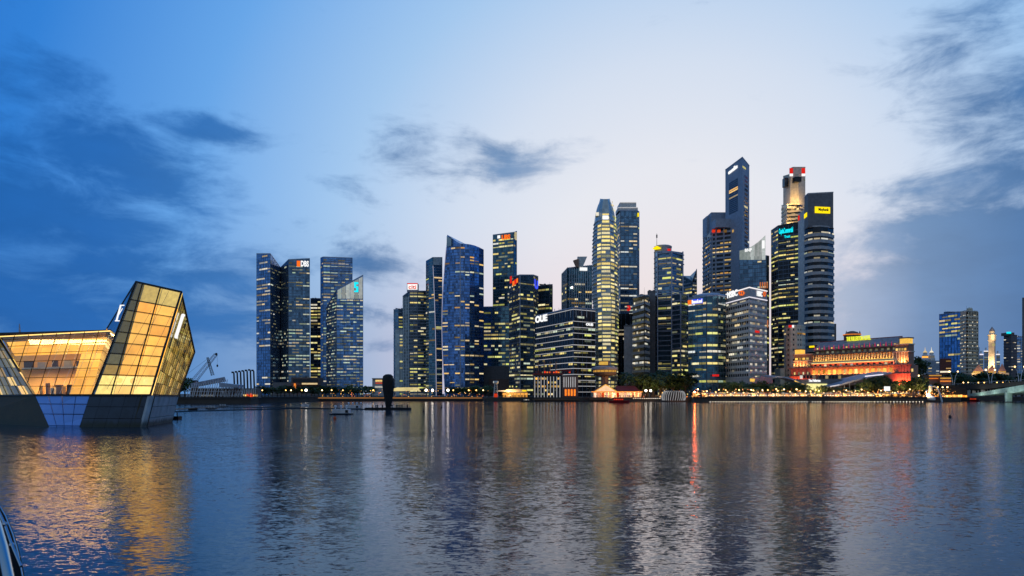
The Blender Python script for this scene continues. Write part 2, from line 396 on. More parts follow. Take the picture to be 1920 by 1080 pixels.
def tower(label, ring, top, faces, glassm='glass_blue', depth=32, fh=4.0, z0=LZ, name='office_tower', cat='tower', root=None, band=None,
          band_mat='concrete_grey', band_own=False, ringf=None, levels=None, band_top=9e9, core='wall', roof=True, ztop=None, pier_mat=None, lit_from=0):
    """ring: visible corners left to right as (photo column, distance); top: photo row of the top at each corner.
    faces: one dict per wall: p (share lit), bay, run, h (window share of storey), tint, sill, pier, skip"""
    pts = [Vector((PX(a, b), b)) for a, b in ring]
    k = len(pts)
    tops = top if hasattr(top, '__len__') else None
    if tops is None:
        j = min(range(k), key=lambda i: ring[i][1]); zt = PZ(top, ring[j][1]); tz = [zt]*k
    else: tz = [PZ(t, r[1]) for t, r in zip(tops, ring)]
    c = sum(pts, Vector((0, 0)))/k; dv = c.normalized()*depth
    if root is None: root = thing(name, label, cat, (c.x, c.y, z0))
    rf = ringf or (lambda z: pts)
    # wall body
    m = MB(); zmin = min(tz)
    lev = [z0]+([z for z in levels if z0 < z < zmin-.5] if levels else [])
    rows = [rf(z) for z in lev]+[rf(max(tz)) if ringf else pts]
    full = []
    for i, r in enumerate(rows):
        q = list(r)+[r[-1]+dv, r[0]+dv]
        zs = [lev[i]]*(k+2) if i < len(lev) else tz+[tz[-1], tz[0]]
        full.append([(a.x, a.y, z) for a, z in zip(q, zs)])
    nn = k+2; vs = [v for r in full for v in r]; fs = []
    for i in range(len(full)-1):
        for a in range(nn):
            b = (a+1) % nn; fs.append((i*nn+a, i*nn+b, (i+1)*nn+b, (i+1)*nn+a))
    tr = full[-1]; cc = tuple(sum(v[d] for v in tr)/nn for d in range(3)); vs.append(cc); bo = (len(full)-1)*nn
    fs += [(bo+a, bo+(a+1) % nn, len(vs)-1) for a in range(nn)]
    m.add(vs, fs); m.build(core, MATS[glassm], root)
    # storeys
    nf = int((max(tz)-z0)/fh); line = MB(); share = None; cells = {}; piers = MB()
    for i in range(nf):
        z = z0+i*fh; P = rf(z)
        if band and band[0] > 0 and z < band_top:
            ok = z+fh < zmin
            if ok:
                if band_own and ringf is None:
                    if share is None:
                        share = strip(pts, -.1, band[1], 0, band[0]*fh).mesh('floor_band', (c.x, c.y, 0)); share.materials.append(MATS[band_mat])
                    mesh_child('floor_band', share, root, (c.x, c.y, z))
                elif band_own:
                    strip(P, -.1, band[1], z, z+band[0]*fh).build('floor_band', band_mat, root)
                else:
                    s = strip(P, -.1, band[1], z, z+band[0]*fh); line.add(s.v, s.f)
            else:                                                   # storeys cut by a sloping top
                for j in range(k-1):
                    za, zb = tz[j], tz[j+1]
                    if max(za, zb) < z+fh: continue
                    f0, f1 = 0.0, 1.0
                    if za < z+fh: f0 = (z+fh-za)/(zb-za)
                    if zb < z+fh: f1 = (za-z-fh)/(za-zb)
                    if f1-f0 > .05:
                        s = strip([P[j].lerp(P[j+1], f0), P[j].lerp(P[j+1], f1)], -.1, band[1], z, z+band[0]*fh); line.add(s.v, s.f)
        if z < lit_from: continue
        if i % 5 == 0: zone = random.choice((.5, .9, 1.2, 1.4))
        md = random.random(); fl = 3.0 if md < .2 else zone*(random.uniform(.8, 1.4) if md < .6 else random.uniform(.1, .4)); alt = random.choice(('win_pale', 'win_cool', 'win_dim')) if random.random() < .22 else None
        for j, fc in enumerate(faces):
            if not fc: continue
            a, b = P[j], P[j+1]; L = (b-a).length; nb = max(1, int(L/fc.get('bay', 3.0)*.7)); bw = L/nb; u = (b-a)/L; nrm = Vector((u.y, -u.x)); ang = math.atan2(u.y, u.x)
            lo, hi = fc.get('range', (0, 1)); fz = (z-z0)/(max(tz)-z0)
            if not lo <= fz <= hi: continue
            for (s, r) in runs(nb, min(.97, fc.get('p', .3)*(fl if not fc.get('even') else 1)), fc.get('run', 1.5)*(2.5 if md < .2 else 1)):
                for q in range(0, r, 2):
                    rr = min(2, r-q); x0 = (s+q)*bw+bw*.08; wd = rr*bw-bw*.16
                    um = (x0+wd/2)/L
                    if z+fh*.9 > tz[j]+(tz[j+1]-tz[j])*um-1: continue
                    hh = fc.get('h', .5)*.88*fh*(1 if random.random() < .8 else .6)
                    zz = z+fc.get('sill', .38)*fh
                    pp = a+u*x0+nrm*fc.get('proud', max(.12, band[1]*.7) if band else .12)
                    tint = fc.get('tint', 'win_yellow')
                    if random.random() < .08: tint = random.choice(('win_pale', 'win_cool', 'win_dim'))
                    elif alt and not fc.get('even'): tint = alt
                    cells.setdefault(tint, []).append(((pp.x, pp.y, zz), ang, wd, hh))
    for t, cl in cells.items(): lit_windows(root, cl, t)
    if line.v: line.build('floor_lines', band_mat, root, kind='stuff')
    if not pier_mat and ringf is None and glassm.startswith('glass') and not band_own:
        pier_mat = MATS['spandrel']; faces = [dict(f, pier=f.get('pier', 5.2), pw=.32) if f else f for f in faces]
    if pier_mat:
        for j, fc in enumerate(faces):
            if not fc or not fc.get('pier'): continue
            a, b = pts[j], pts[j+1]; L = (b-a).length; npier = max(1, round(L/fc['pier'])); u = (b-a)/L; nrm = Vector((u.y, -u.x))
            for q in range(npier+1):
                t = min(max(q/npier, .3/L), 1-.3/L); p = a+u*(L*t)+nrm*(.02+(band[1] if band else .4)); zt_ = tz[j]+(tz[j+1]-tz[j])*t
                mb = MB(); mb.cbox((p.x, p.y, z0), u, fc.get('pw', .7), .5, zt_-z0-.1)
                if fc.get('pier_own'): mb.build('pier', pier_mat, root)
                else: piers.add(mb.v, mb.f)
        if piers.v: piers.build('mullions', pier_mat, root, kind='stuff')
    if roof:
        s = strip(pts, -.6, .25, 0, 1.2); s2 = MB()
        kk = k
        for vi, v in enumerate(s.v):                                 # parapet follows the top of the wall
            s2.v.append((v[0], v[1], v[2]+tz[vi % kk]-.4))
        if label and ringf is None and max(tz)-min(tz) < 3 and depth > 15:      # plant rooms and a thin mast on flat roofs
            u_ = (pts[-1]-pts[0]).normalized(); W_ = (pts[-1]-pts[0]).length
            for q in range(3):
                b_ = pts[0].lerp(pts[-1], .2+.25*q+random.uniform(0, .1))+dv*random.uniform(.25, .5); pm = MB(); pm.cbox((b_.x, b_.y, max(tz)-.3), u_, W_*random.uniform(.1, .2), 5, random.uniform(1.8, 4.2)); pm.build('roof_plant', random.choice(('concrete_grey', 'spandrel', 'concrete_dark')), root)
            b_ = pts[0].lerp(pts[-1], random.uniform(.2, .8))+dv*.4; pm = MB(); pm.bar((b_.x, b_.y, max(tz)-.3), (b_.x, b_.y, max(tz)+random.uniform(5, 10)), .16, 5, .06); pm.build('roof_mast', 'metal_dark', root)
        s2.f = s.f; s2.build('parapet', roof if isinstance(roof, str) else 'metal_frame', root)
    return root
def box_part(root, name, pxa, pxb, pya, pyb, Y, depth, material, own=True):
    """box seen from column pxa to pxb and row pya (top) to pyb at distance Y"""
    m = MB(); u = (1, 0); m.cbox((PX((pxa+pxb)/2, Y), Y, PZ(pyb, Y)), u, (pxb-pxa)/FOC*Y, depth, (pyb-pya)/FOC*Y)
    return m.build(name, material, root)
def plane_y(ring, j, px):
    """distance of wall j at photo column px"""
    (a, ya), (b, yb) = ring[j], ring[j+1]
    p0 = Vector((PX(a, ya), ya)); p1 = Vector((PX(b, yb), yb)); s = (px-CX)/FOC; d = p1-p0
    t = (p0.x-s*p0.y)/(s*d.y-d.x); return p0.y+d.y*t
def wall_sign(txt, root, ring, j, pxa, pxb, pya, pyb, material, name='sign_lettering', bold=.01, out=.5, label=None):
    ya, yb = plane_y(ring, j, pxa), plane_y(ring, j, pxb)
    ym = (ya+yb)/2; p0 = Vector((PX(pxa, ya), ya, PZ(pyb, ym))); p1 = Vector((PX(pxb, yb), yb, PZ(pyb, ym)))
    d = (p1-p0).normalized(); n = Vector((d.y, -d.x, 0))*out
    return sign_text(txt, root, p0+n, p1+n, (pyb-pya)/FOC*ym, material, name, bold, label)
def wall_panel(root, ring, j, pxa, pxb, pya, pyb, material, name, out=.3, th=.3, label=None):
    ya, yb = plane_y(ring, j, pxa), plane_y(ring, j, pxb); ym = (ya+yb)/2
    a = Vector((PX(pxa, ya), ya)); b = Vector((PX(pxb, yb), yb)); u = (b-a).normalized(); c = (a+b)/2+Vector((u.y, -u.x))*out
    m = MB(); m.cbox((c.x, c.y, PZ(pyb, ym)), u, (b-a).length, th, (pyb-pya)/FOC*ym); return m.build(name, material, root, label=label)

Yw = lambda p, **k: dict(p=p, **k)
# ---- bank towers at the southern end of the bay
rA = [(481, 1060), (507, 1040), (529, 1085)]
tA = tower('tall blue glass tower of two wings with an angled gap, orange and white bank sign', rA, [476, 476, 506],
           [Yw(.2, bay=4, run=2.2, tint='win_pale'), Yw(.25, bay=3.2, run=.4, tint='win_dim', h=.35)], 'glass_blue', fh=4.6, band=(.12, .2), band_mat='spandrel')
rA2 = [(526, 1080), (541, 1050), (581, 1058)]
tower(None, rA2, [502, 487, 485], [Yw(.15, bay=3, run=.5, tint='win_cool'), Yw(.62, bay=3.2, run=2.5, tint='win_cool', h=.42)], 'glass_deep', fh=4.6, root=tA, band=(.14, .25), band_mat='spandrel', core='wing_wall')
wall_sign('DBS', tA, rA2, 1, 564, 579, 489, 500, 'sign_white', bold=.04)
wall_panel(tA, rA2, 1, 556.5, 563, 489, 500, 'sign_orange', 'logo_panel', .5, .3)
rB = [(582, 1150), (602, 1150)]
tower('narrow brightly lit yellow office block in the gap between two blue towers', rB, 560, [Yw(.75, bay=3, run=3, h=.5)], 'glass_dark', fh=5.0, band=(.25, .3), band_mat='concrete_dark')
rC = [(601, 1115), (606, 1100), (661, 1110)]
tC = tower('blue glass tower with horizontal louvres across its flat top', rC, [484, 482, 484],
           [Yw(.1, bay=4, tint='win_dim'), Yw(.36, bay=3.4, run=3.2, tint='win_cool', h=.45)], 'glass_blue', fh=4.7, band=(.12, .25), band_mat='spandrel')
lv = MB()
for i in range(15):
    y = 487+i*3.4; ya = plane_y(rC, 1, 618); yb = plane_y(rC, 1, 659)
    s = strip([(PX(618, ya), ya), (PX(659, yb), yb)], .1, .9, PZ(y, ya), PZ(y, ya)+.7); lv.add(s.v, s.f)
lv.build('louvres', 'metal_frame', tC, kind='stuff')
rD = [(612, 1040), (631, 1000), (681, 1006)]
tD = tower('blue glass tower with slanting lattice crown and teal logo', rD, [577, 543, 516],
           [Yw(.5, bay=3.2, run=1.2, tint='win_cool', h=.4, range=(0, .86)), Yw(.6, bay=3.1, run=2.4, tint='win_cool', h=.42, range=(0, .83))], 'glass_blue', fh=4.3, band=(.13, .25), band_mat='spandrel')
for i in range(6):                                                    # lit panes of the open crown
    a, b = 633+i*7.9, 633+i*7.9+7.2; ya, yb = plane_y(rD, 1, a), plane_y(rD, 1, b)
    ta, tb = 543-(a-631)/50*27+2, 543-(b-631)/50*27+2
    q = MB(); q.slab([at(a, 560, ya-.5), at(b, 560, yb-.5), at(b, tb, yb-.5), at(a, ta, ya-.5)], .2); q.build('crown_pane', 'crown_lit', tD)
for (pa, pb, qa, qb) in ((664, 672, 529, 533), (664, 668, 533, 538), (664, 672, 537, 540), (668, 672, 540, 546), (664, 672, 545, 548)):
    wall_panel(tD, rD, 1, pa, pb, qa, qb, 'sign_cyan', 'logo_stroke', .9, .3)
# podium between the wings
pd = thing('podium_block', 'low dark framed podium block lit along its base before the blue towers', 'building', (PX(572, 940), 940, LZ))
box_part(pd, 'wall', 511, 602, 717, 741, 940, 30, 'concrete_dark'); box_part(pd, 'frame', 546, 598, 707.5, 722, 930, 20, 'stone_brown')
box_part(pd, 'glazing', 549, 596, 711, 717, 929.4, 1, 'glass_black'); box_part(pd, 'lit_strip', 566, 595, 718, 721, 929.4, 1, 'win_warm'); box_part(pd, 'pylon', 551, 553.5, 719, 733, 928, 4, 'glow_orange')
# ---- paired slabs with vertical glass fins
rE = [(738, 965), (747, 960), (757, 962)]
tE = tower('slim pair of striped slab towers, shorter one left of the lit sign block', rE, [581, 580, 580], [None, Yw(.62, bay=3, run=2, h=.45)], 'glass_deep', fh=4.2, band=(.18, .3), band_mat='concrete_blue',
      pier_mat=MATS['metal_frame'])
rE2 = [(741, 950), (749, 948), (757, 948)]
tower(None, rE2, 618, [None, Yw(.8, bay=3, run=2)], 'glass_pale', fh=4.2, root=tE, core='front_wing')
rF = [(755, 935), (768, 925), (783, 926), (800, 930)]
tF = tower('office tower with pale glass edge and red arched white rooftop sign', rF, [556, 546, 546, 546], [None, Yw(.78, bay=2.6, run=2.4, h=.45), Yw(.74, bay=2.6, run=2, h=.45)], 'glass_dark', fh=4.0,
           band=(.2, .35), band_mat='concrete_blue')
for q in (757, 760, 763, 766):
    y = plane_y(rF, 0, q); mb = MB(); mb.cbox((PX(q, y), y-.8, LZ), (1, 0), 1.1, .6, PZ(556, y)-LZ); mb.build('glass_fin', 'glass_pale', tF)
box_part(tF, 'sign_block', 763, 783, 531, 547, 924, 12, 'concrete_blue'); box_part(tF, 'sign_board', 764, 782.5, 532.5, 543, 923.4, .5, 'sign_white')
wall_sign('citi', tF, [(763, 922.8), (783, 922.8)], 0, 766, 780.5, 534.5, 542, 'glow_red', bold=.02, out=.2); box_part(tF, 'sign_arc', 763.5, 783, 530.8, 532.6, 923, 1, 'sign_red')
# ---- the two curved residential towers
def sail_ring(z):
    # left edge bows outwards half way up
    Y = 862; t = (z-LZ)/(PZ(440, Y)-LZ); bx = 834.5-6.0*math.sin(math.pi*min(1, t*1.05))+4.0*t**3
    out = []
    for i in range(4):
        f = i/3; px = bx+(863-bx)*f; out.append(Vector((PX(px, Y-9*math.sin(f*1.5)), Y-9*math.sin(f*1.5))))
    for i in range(1, 6):
        f = i/5; px = 863+(907-863)*f; yy = Y-9+18*f*f; out.append(Vector((PX(px, yy), yy)))
    return out
zs_ = [LZ+i*9 for i in range(30)]
rs = []; 
for v in sail_ring(LZ): rs.append((v.x/v.y*FOC+CX, v.y))
st = [440, 446, 452, 456.5, 457, 458, 460, 463.5, 468]
tS = tower('tall curved blue glass residential tower with a pointed sail tip and lit white edge', rs, st,
           [Yw(.16, bay=3.3, run=.8, tint='win_warm', h=.5)]*3+[Yw(.2, bay=3.3, run=.5, tint='win_warm', h=.5)]*5, 'glass_sail', fh=3.5, band=(.14, .15), band_mat='spandrel', ringf=sail_ring, levels=zs_, name='residential_tower', roof=False)
e = MB(); e.tube([(sail_ring(z)[0].x-.2, sail_ring(z)[0].y-.6, z) for z in [LZ+i*8 for i in range(23)]], .34, 5); e.build('edge_light', 'led_edge', tS)
e = MB(); p = sail_ring(LZ)[3]; e.cbox((p.x, p.y-.5, LZ), (1, 0), 1.1, .5, PZ(457, p.y)-LZ); e.build('corner_fin', 'metal_frame', tS)
tp = MB(); a = [(836.8, 861), (849, 857), (862, 853.5)]
tp.slab([at(837.5, 462, 859.5), at(846, 461, 856), at(846, 447.5, 856), at(837.5, 442.5, 859.5)], .3); tp.build('tip_glazing', 'glass_pale', tS)
def sail2(z):
    Y = 900; t = (z-LZ)/(PZ(482, Y)-LZ); bx = 818-7*t*t
    return [Vector((PX(798.5, Y+14), Y+14)), Vector((PX(804, Y+3), Y+3)), Vector((PX(bx, Y-4), Y-4)), Vector((PX(829.5, Y), Y))]
rs2 = [(v.x/v.y*FOC+CX, v.y) for v in sail2(PZ(484, 900))]
tS2 = tower('slimmer curved dark glass residential tower tucked behind the sail tower', rs2, [489, 486, 482, 482],
            [Yw(.12, bay=3.2, run=.5), Yw(.14, bay=3.2, run=.5, tint='win_warm'), Yw(.22, bay=3.2, run=1, tint='win_warm')], 'glass_teal', fh=3.5, ringf=sail2, levels=zs_, band=(.16, .2), band_mat='concrete_blue', name='residential_tower', roof=False)
e = MB(); e.tube([(sail2(z)[2].x, sail2(z)[2].y-.7, z) for z in [LZ+i*8 for i in range(21)]], .3, 5); e.build('edge_light', 'led_edge', tS2)
wall_panel(tS2, [(812, 896), (829, 899)], 0, 817, 829, 612, 616.5, 'win_yellow', 'sky_garden', .8, .6); wall_panel(tS2, [(812, 896), (829, 899)], 0, 812.5, 828, 483, 497, 'glass_pale', 'top_glazing', .6, .4)
# ---- dark towers behind the quay
rG = [(924, 965), (963, 950), (969, 957)]
tG = tower('tall dark glass tower with orange red sign and thin green edge', rG, [441, 436, 434], [Yw(.55, bay=3.0, run=2.2, range=(0, .95)), Yw(.3, bay=2.5)], 'glass_teal', fh=4.5, band=(.15, .25), band_mat='spandrel')
wall_sign('UBS', tG, rG, 0, 941, 957, 440, 449, 'sign_orange', bold=.05); wall_panel(tG, rG, 0, 933, 938, 441.5, 447, 'sign_white', 'star_lamp', .6, .4); wall_panel(tG, rG, 1, 964.5, 968.5, 435, 449, 'win_cool', 'green_edge_light', .5, .3)
rG2 = [(907, 935), (955, 930)]
tower(None, rG2, 575, [Yw(.66, bay=3.1, run=1.4, tint='win_yellow', range=(.28, 1))], 'glass_teal', fh=4.7, root=tG, core='annex_wall', band=(.18, .3), band_mat='spandrel')
box_part(tG, 'podium', 904, 958, 687, 741, 900, 20, 'concrete_dark'); box_part(tG, 'podium_panel', 917, 956, 711, 736, 890, 9, 'stone_brown')
rI = [(955, 835), (975, 800), (1000, 812), (1009, 835)]
tI = tower('dark square glass tower with orange emblem on its corner and violet U sign', rI, [520, 516, 516, 519], [Yw(.5, bay=3, run=2.2), Yw(.55, bay=3, run=2.6, tint='win_yellow'), Yw(.4, bay=2.6)], 'glass_dark', fh=4.2,
           band=(.16, .25), band_mat='spandrel')
wall_panel(tI, rI, 0, 957, 960, 518, 531, 'sign_red', 'emblem_stroke', .6); wall_panel(tI, rI, 0, 961.5, 965, 527, 536, 'sign_orange', 'emblem_stroke', .6); wall_panel(tI, rI, 0, 965.5, 968.5, 524, 533, 'sign_red', 'emblem_stroke', .6)
wall_panel(tI, rI, 0, 969, 971.5, 522, 530, 'sign_orange', 'emblem_stroke', .6); wall_sign('U', tI, rI, 2, 1001.5, 1008, 525, 542, 'sign_blue', bold=.05)
for q in range(955, 976, 4):
    y = plane_y(rI, 0, q+.5); mb = MB(); mb.cbox((PX(q+.5, y), y-1.2, PZ(696, y)), (1, 0), .8, .8, PZ(660, y)-PZ(696, y)); mb.build('fin', 'concrete_blue', tI)
e = MB(); e.cbox((PX(975, 800), 799.4, LZ), (1, 0), .9, .6, PZ(516, 800)-LZ); e.build('corner_strip', 'metal_frame', tI)
rJ = [(1008, 870), (1030, 860), (1036, 866)]
tJ = tower('small dark glass tower with an open frame along its roof edge', rJ, [537, 534, 534], [Yw(.35, bay=3, run=2), Yw(.2, bay=3)], 'glass_teal', fh=4.4, band=(.18, .25), band_mat='spandrel')
for a, b in (((1011, 533), (1035.5, 536)), ((1035.5, 536), (1035.5, 585))):
    e = MB(); e.bar(at(*a, 858), at(*b, 858), .8); e.build('roof_frame', 'stone_brown', tJ)
rK = [(1053, 890), (1064, 866), (1110, 872)]
tK = tower('glass tower caged in a white lattice with a fan shaped rooftop crown', rK, [515, 503, 498], [Yw(.2, bay=3, run=1), Yw(.3, bay=3, run=2.4, tint='win_warm', range=(0, .9))], 'glass_teal', fh=4.5, band=(.1, .2), band_mat='metal_frame',
           pier_mat=MATS['metal_frame'])
for j, n_ in ((0, 5), (1, 11)):
    for i in range(n_+1):
        px = rK[j][0]+(rK[j+1][0]-rK[j][0])*i/n_; y = plane_y(rK, j, px) if 0 < i < n_ else rK[j+(i > 0)][1]
        tp_ = 515-(px-1053)/11*12 if j == 0 else 503-(px-1064)/46*5
        e = MB(); e.bar(at(px, 580, y-1.6), at(px, tp_-2, y-1.6), .32); e.build('lattice_post', 'metal_white', tK)
e = MB(); ya = 862
e.slab([at(1084, 500, ya), at(1093, 500, ya), at(1101, 481, ya), at(1083, 481, ya)], 6); e.build('crown_fan', 'concrete_pale', tK)
e = MB(); e.slab([at(1080, 500, ya-3), at(1085.5, 500, ya-3), at(1085, 485, ya-3), at(1075, 488, ya-3)], 5); e.build('crown_fan', 'stone_red', tK)
wall_panel(tK, rK, 1, 1086, 1100, 502, 508, 'sign_white', 'sign_panel', 2.2, .3); wall_panel(tK, rK, 1, 1070, 1073, 538, 541, 'lamp_white', 'flood_lamp', 2.2, .5)
# ---- dark office block with lit floor lines on the quay
rO = [(1003, 735), (1075, 660), (1116, 676)]
ringO = [Vector((PX(a, b), b)) for a, b in rO]
tO = tower('black office block wrapped in thin white lit floor lines with rounded white lettering', rO, 577, [Yw(.4, bay=3.1, run=2.2, range=(.3, .85), h=.38), Yw(.45, bay=3.1, run=2.2, h=.38, range=(.1, .88))], 'glass_black', fh=5.35, depth=40)
for i in range(15):
    z = LZ+4+i*5.35
    if z > PZ(577, 660): break
    if i == 13: continue
    pts_ = ringO if i > 4 else [ringO[0].lerp(ringO[1], .42 if i > 2 else .999), ringO[1], ringO[2]]
    pts_ = [ringO[0].lerp(ringO[1], .03)]+pts_[1:] if i > 4 else pts_
    strip(pts_, .15, .55, z, z+.5).build('floor_light', 'led_line', tO)
wall_sign('OUE', tO, rO, 0, 1005, 1027, 591, 604, 'sign_white', bold=.045, out=.7); wall_sign('OUE', tO, rO, 1, 1098, 1111, 606, 611, 'sign_white', bold=.05, out=.7)
for px in (1010, 1021, 1032, 1043):
    y = plane_y(rO, 0, px)-1.2; e = MB(); e.cbox((PX(px, y), y, PZ(712, y)), (1, 0), 1.6, 1.6, PZ(678, y)-PZ(712, y)); e.build('column', 'stone_red', tO)
for q in range(7):
    px = 1040+q*10; j = 0 if px < 1075 else 1; y = plane_y(rO, j, px)-.8; e = MB(); e.cbox((PX(px, y), y, PZ(595, y)), (1, 0), .5, .4, PZ(579, y)-PZ(595, y)); e.build('terrace_post', 'concrete_pale', tO)
# ---- bulging tower with white floor rings
def bulge(z):
    Y = 735; py = HY-(z-EYE)/Y*FOC
    tab = [(372, 8), (374, 10.5), (378, 13.2), (384, 15.6), (392, 17.8), (410, 20.4), (440, 22.8), (490, 23.9), (560, 24), (640, 22.6), (745, 21)]
    hw = 9
    for (a, ha), (b, hb) in zip(tab, tab[1:]):
        if a <= py <= b: hw = ha+(hb-ha)*(py-a)/(b-a)
    if py > 745: hw = 21
    cx = 1134.5+ (1.5 if py > 560 else (560-py)/200*-.2)
    out = []
    for f, dy in ((-1, 26), (-.86, 12), (-.62, 3), (-.3, -3), (.42, -3), (.72, 4), (.92, 13), (1, 24)):
        yy = Y+dy*hw/24; out.append(Vector((PX(cx+f*hw, yy), yy)))
    return out
rb = [(v.x/v.y*FOC+CX, v.y) for v in bulge(PZ(374, 735))]
zl = sorted([LZ+i*6 for i in range(32)]+[PZ(q_, 735) for q_ in range(375, 402, 2)])
tBu = tower('tall bulging tower ringed by pale floor bands with a tapering rounded top', rb, [373]*8,
            [None, Yw(.2, bay=3, tint='win_dim', even=1), Yw(.85, bay=3, run=4, tint='win_bright', range=(0, .84), even=1, proud=.35, h=.62), Yw(.97, bay=3, run=6, tint='win_bright', range=(0, .9), even=1, proud=.35, h=.62), Yw(.85, bay=3, run=3, range=(0, .84), even=1, proud=.35, h=.62, tint='win_bright'), Yw(.5, bay=2.4, even=1), Yw(.4, bay=2.4, even=1)],
            'glass_pale', fh=3.85, ringf=bulge, levels=zl, band=(.28, .7), band_mat='concrete_pale', band_own=True, roof=False, band_top=PZ(412, 735))
box_part(tBu, 'sky_sign', 1130, 1141, 404, 411, 726, 1, 'sign_white'); box_part(tBu, 'sky_sign', 1117, 1123, 398, 404, 735, 1, 'win_pale')
rL = [(1155, 885), (1163, 860), (1195, 862), (1198.5, 870)]
tL = tower('tall dark blue office tower with stepped pale crown', rL, [399, 395, 395, 398], [Yw(.2, bay=3.2, run=1, tint='win_pale'), Yw(.3, bay=3.2, run=2, tint='win_pale', h=.4), Yw(.05, bay=3)], 'glass_deep', fh=4.3, band=(.14, .25), band_mat='spandrel')
for (a, b, t0, t1) in ((1159, 1196, 388.5, 395.5), (1162.5, 1193, 379, 388.5)):
    box_part(tL, 'crown_step', a, b, t0, t1, 862, 22, 'concrete_pale'); box_part(tL, 'crown_light', a, b, t0, t0+1.2, 861.4, .5, 'led_line')
wall_sign('3', tL, rL, 1, 1175, 1182, 573, 583, 'sign_red', bold=.05, out=1.0)
box_part(tL, 'edge_lamp', 1195.5, 1198, 399, 406, 859, 1, 'sign_yellow')
# ---- grey slab offices
rM = [(1187, 700), (1208, 672), (1217, 690)]
tower('grey concrete office block with dark ribbon windows, shortest of the central slabs', rM, [559, 554, 554], [Yw(.45, bay=2.4, run=1.4, tint='win_pale', h=.4), Yw(.45, bay=2.4, run=1.5, tint='win_pale', h=.4)], 'glass_black', fh=5.7, band=(.46, .9), band_mat='concrete_grey', band_own=True,
      roof='concrete_grey')
rM2 = [(1214, 712), (1229, 708)]
tower('plain dark concrete slab standing right behind the grey ribbon window block', rM2, 546, [None], 'concrete_dark', fh=6, roof='concrete_dark')
rM3 = [(1170, 715), (1188, 712)]
tower('blank grey concrete slab without windows beside the bulging tower', rM3, 611, [None], 'concrete_grey', fh=6, roof='concrete_dark', depth=20)
rM4 = [(1156, 800), (1190, 800)]
tower('dark block with a few lit floors low between bulging tower and blank slab', rM4, 588, [Yw(.25, bay=4, run=2, tint='win_pale')], 'glass_black', fh=5, roof=False)
rN = [(1226.5, 745), (1233, 730), (1259, 722), (1281, 738)]
tN = tower('blue office tower in a white frame with rooftop drum and tall antenna', rN, [474, 472, 472, 475], [None, Yw(.36, bay=3, run=2, h=.42), Yw(.4, bay=3, run=2, h=.42)], 'glass_deep', fh=5.0, band=(.22, .4), band_mat='concrete_blue',
           pier_mat=MATS['metal_frame'])
for zpy in (472, 480, 490, 548, 558, 613, 620, 690):
    ok = strip([Vector((PX(a, b), b)) for a, b in rN[1:]], .4, 1.2, PZ(zpy, 722)-1.0, PZ(zpy, 722)); ok.build('frame_beam', 'metal_frame', tN)
for px, y in ((1227.5, 743), (1232.5, 730), (1259, 721.5), (1280, 737)):
    e = MB(); e.cbox((PX(px, y), y-1.3, LZ), (1, 0), 1.2, 1.0, PZ(472, y)-LZ); e.build('frame_post', 'metal_frame', tN)
e = MB(); e.lathe((PX(1243, 745), 745, PZ(474, 745)), [(8.6, 0), (8.6, 4.5), (9.0, 4.6), (9.0, 6.2), (7.5, 7)], 20); e.build('roof_drum', 'concrete_grey', tN)
e = MB(); e.bar(at(1231.5, 470, 740), at(1231.5, 437, 740), .35, 5, .12); e.bar(at(1231.5, 446, 740), at(1231.5, 440, 740), .7, 5); e.build('antenna', 'metal_dark', tN)
e = MB(); e.lathe((PX(1231.5, 738), 738, PZ(467, 738)), [(3.2, 0), (4.4, .6), (2.0, 2.2), (.4, 3.2)], 12); e.build('gold_lantern', 'sign_yellow', tN)
e = MB(); e.cbox((PX(1254.5, 735), 735, PZ(471, 735)), (1, 0), 3, .4, 2.6); e.build('logo_panel', 'sign_red', tN)
rN2 = [(1259, 712), (1276, 700), (1291, 715)]
tower(None, rN2, [553, 551, 554], [Yw(.4, bay=3, run=1.6, h=.42), Yw(.35, bay=3, run=1.6, h=.42)], 'glass_deep', fh=4.6, root=tN, band=(.26, .5), band_mat='metal_frame', band_own=True, core='front_block',
      pier_mat=MATS['metal_frame'], roof='metal_frame')
for px, y in ((1259, 711), (1276, 699), (1290.5, 714)):
    e = MB(); e.cbox((PX(px, y), y-.9, LZ), (1, 0), 1.1, .8, PZ(551, y)-LZ); e.build('frame_post', 'metal_frame', tN)
rP = [(1280, 940), (1298, 925), (1306.5, 930)]
tP = tower('partly hidden grey office tower with a triangular roof fin', rP, [517, 527, 505], [Yw(.3, bay=3), Yw(.6, bay=3, run=3, h=.35, tint='win_pale')], 'glass_dark', fh=4.6, band=(.35, .4), band_mat='concrete_blue')
# ---- dark curved glass block and the bank with the lit crown
rQ = [(1290, 668), (1325, 652), (1346, 654), (1360.5, 665)]
tQ = tower('dark glass office block with low curved roof, orange emblem and violet lettering', rQ, [562, 555, 554, 557], [Yw(.42, bay=2.8, run=3, tint='win_yellow', h=.4, range=(.05, .9)), Yw(.45, bay=2.8, run=2.4, h=.4, range=(.05, .9)), Yw(.35, bay=2.8, h=.4)], 'glass_teal', fh=5.4,
           band=(.12, .2), band_mat='spandrel', depth=36)
e = MB(); e.lathe((PX(1330, 690), 690, PZ(557, 690)-.5), [(17, 0), (15.5, 1.6), (10, 3.2), (3, 4)], 24); e.build('roof_dome', 'metal_frame', tQ)
wall_sign('BancaLand', tQ, rQ, 0, 1298, 1317, 561.5, 568.5, 'sign_white', bold=.03, out=.6); wall_panel(tQ, rQ, 0, 1290.5, 1297, 563, 571, 'sign_orange', 'emblem', .7, .3); wall_panel(tQ, rQ, 0, 1297.5, 1318, 560.5, 569.5, 'sign_blue', 'sign_backing', .3, .2)
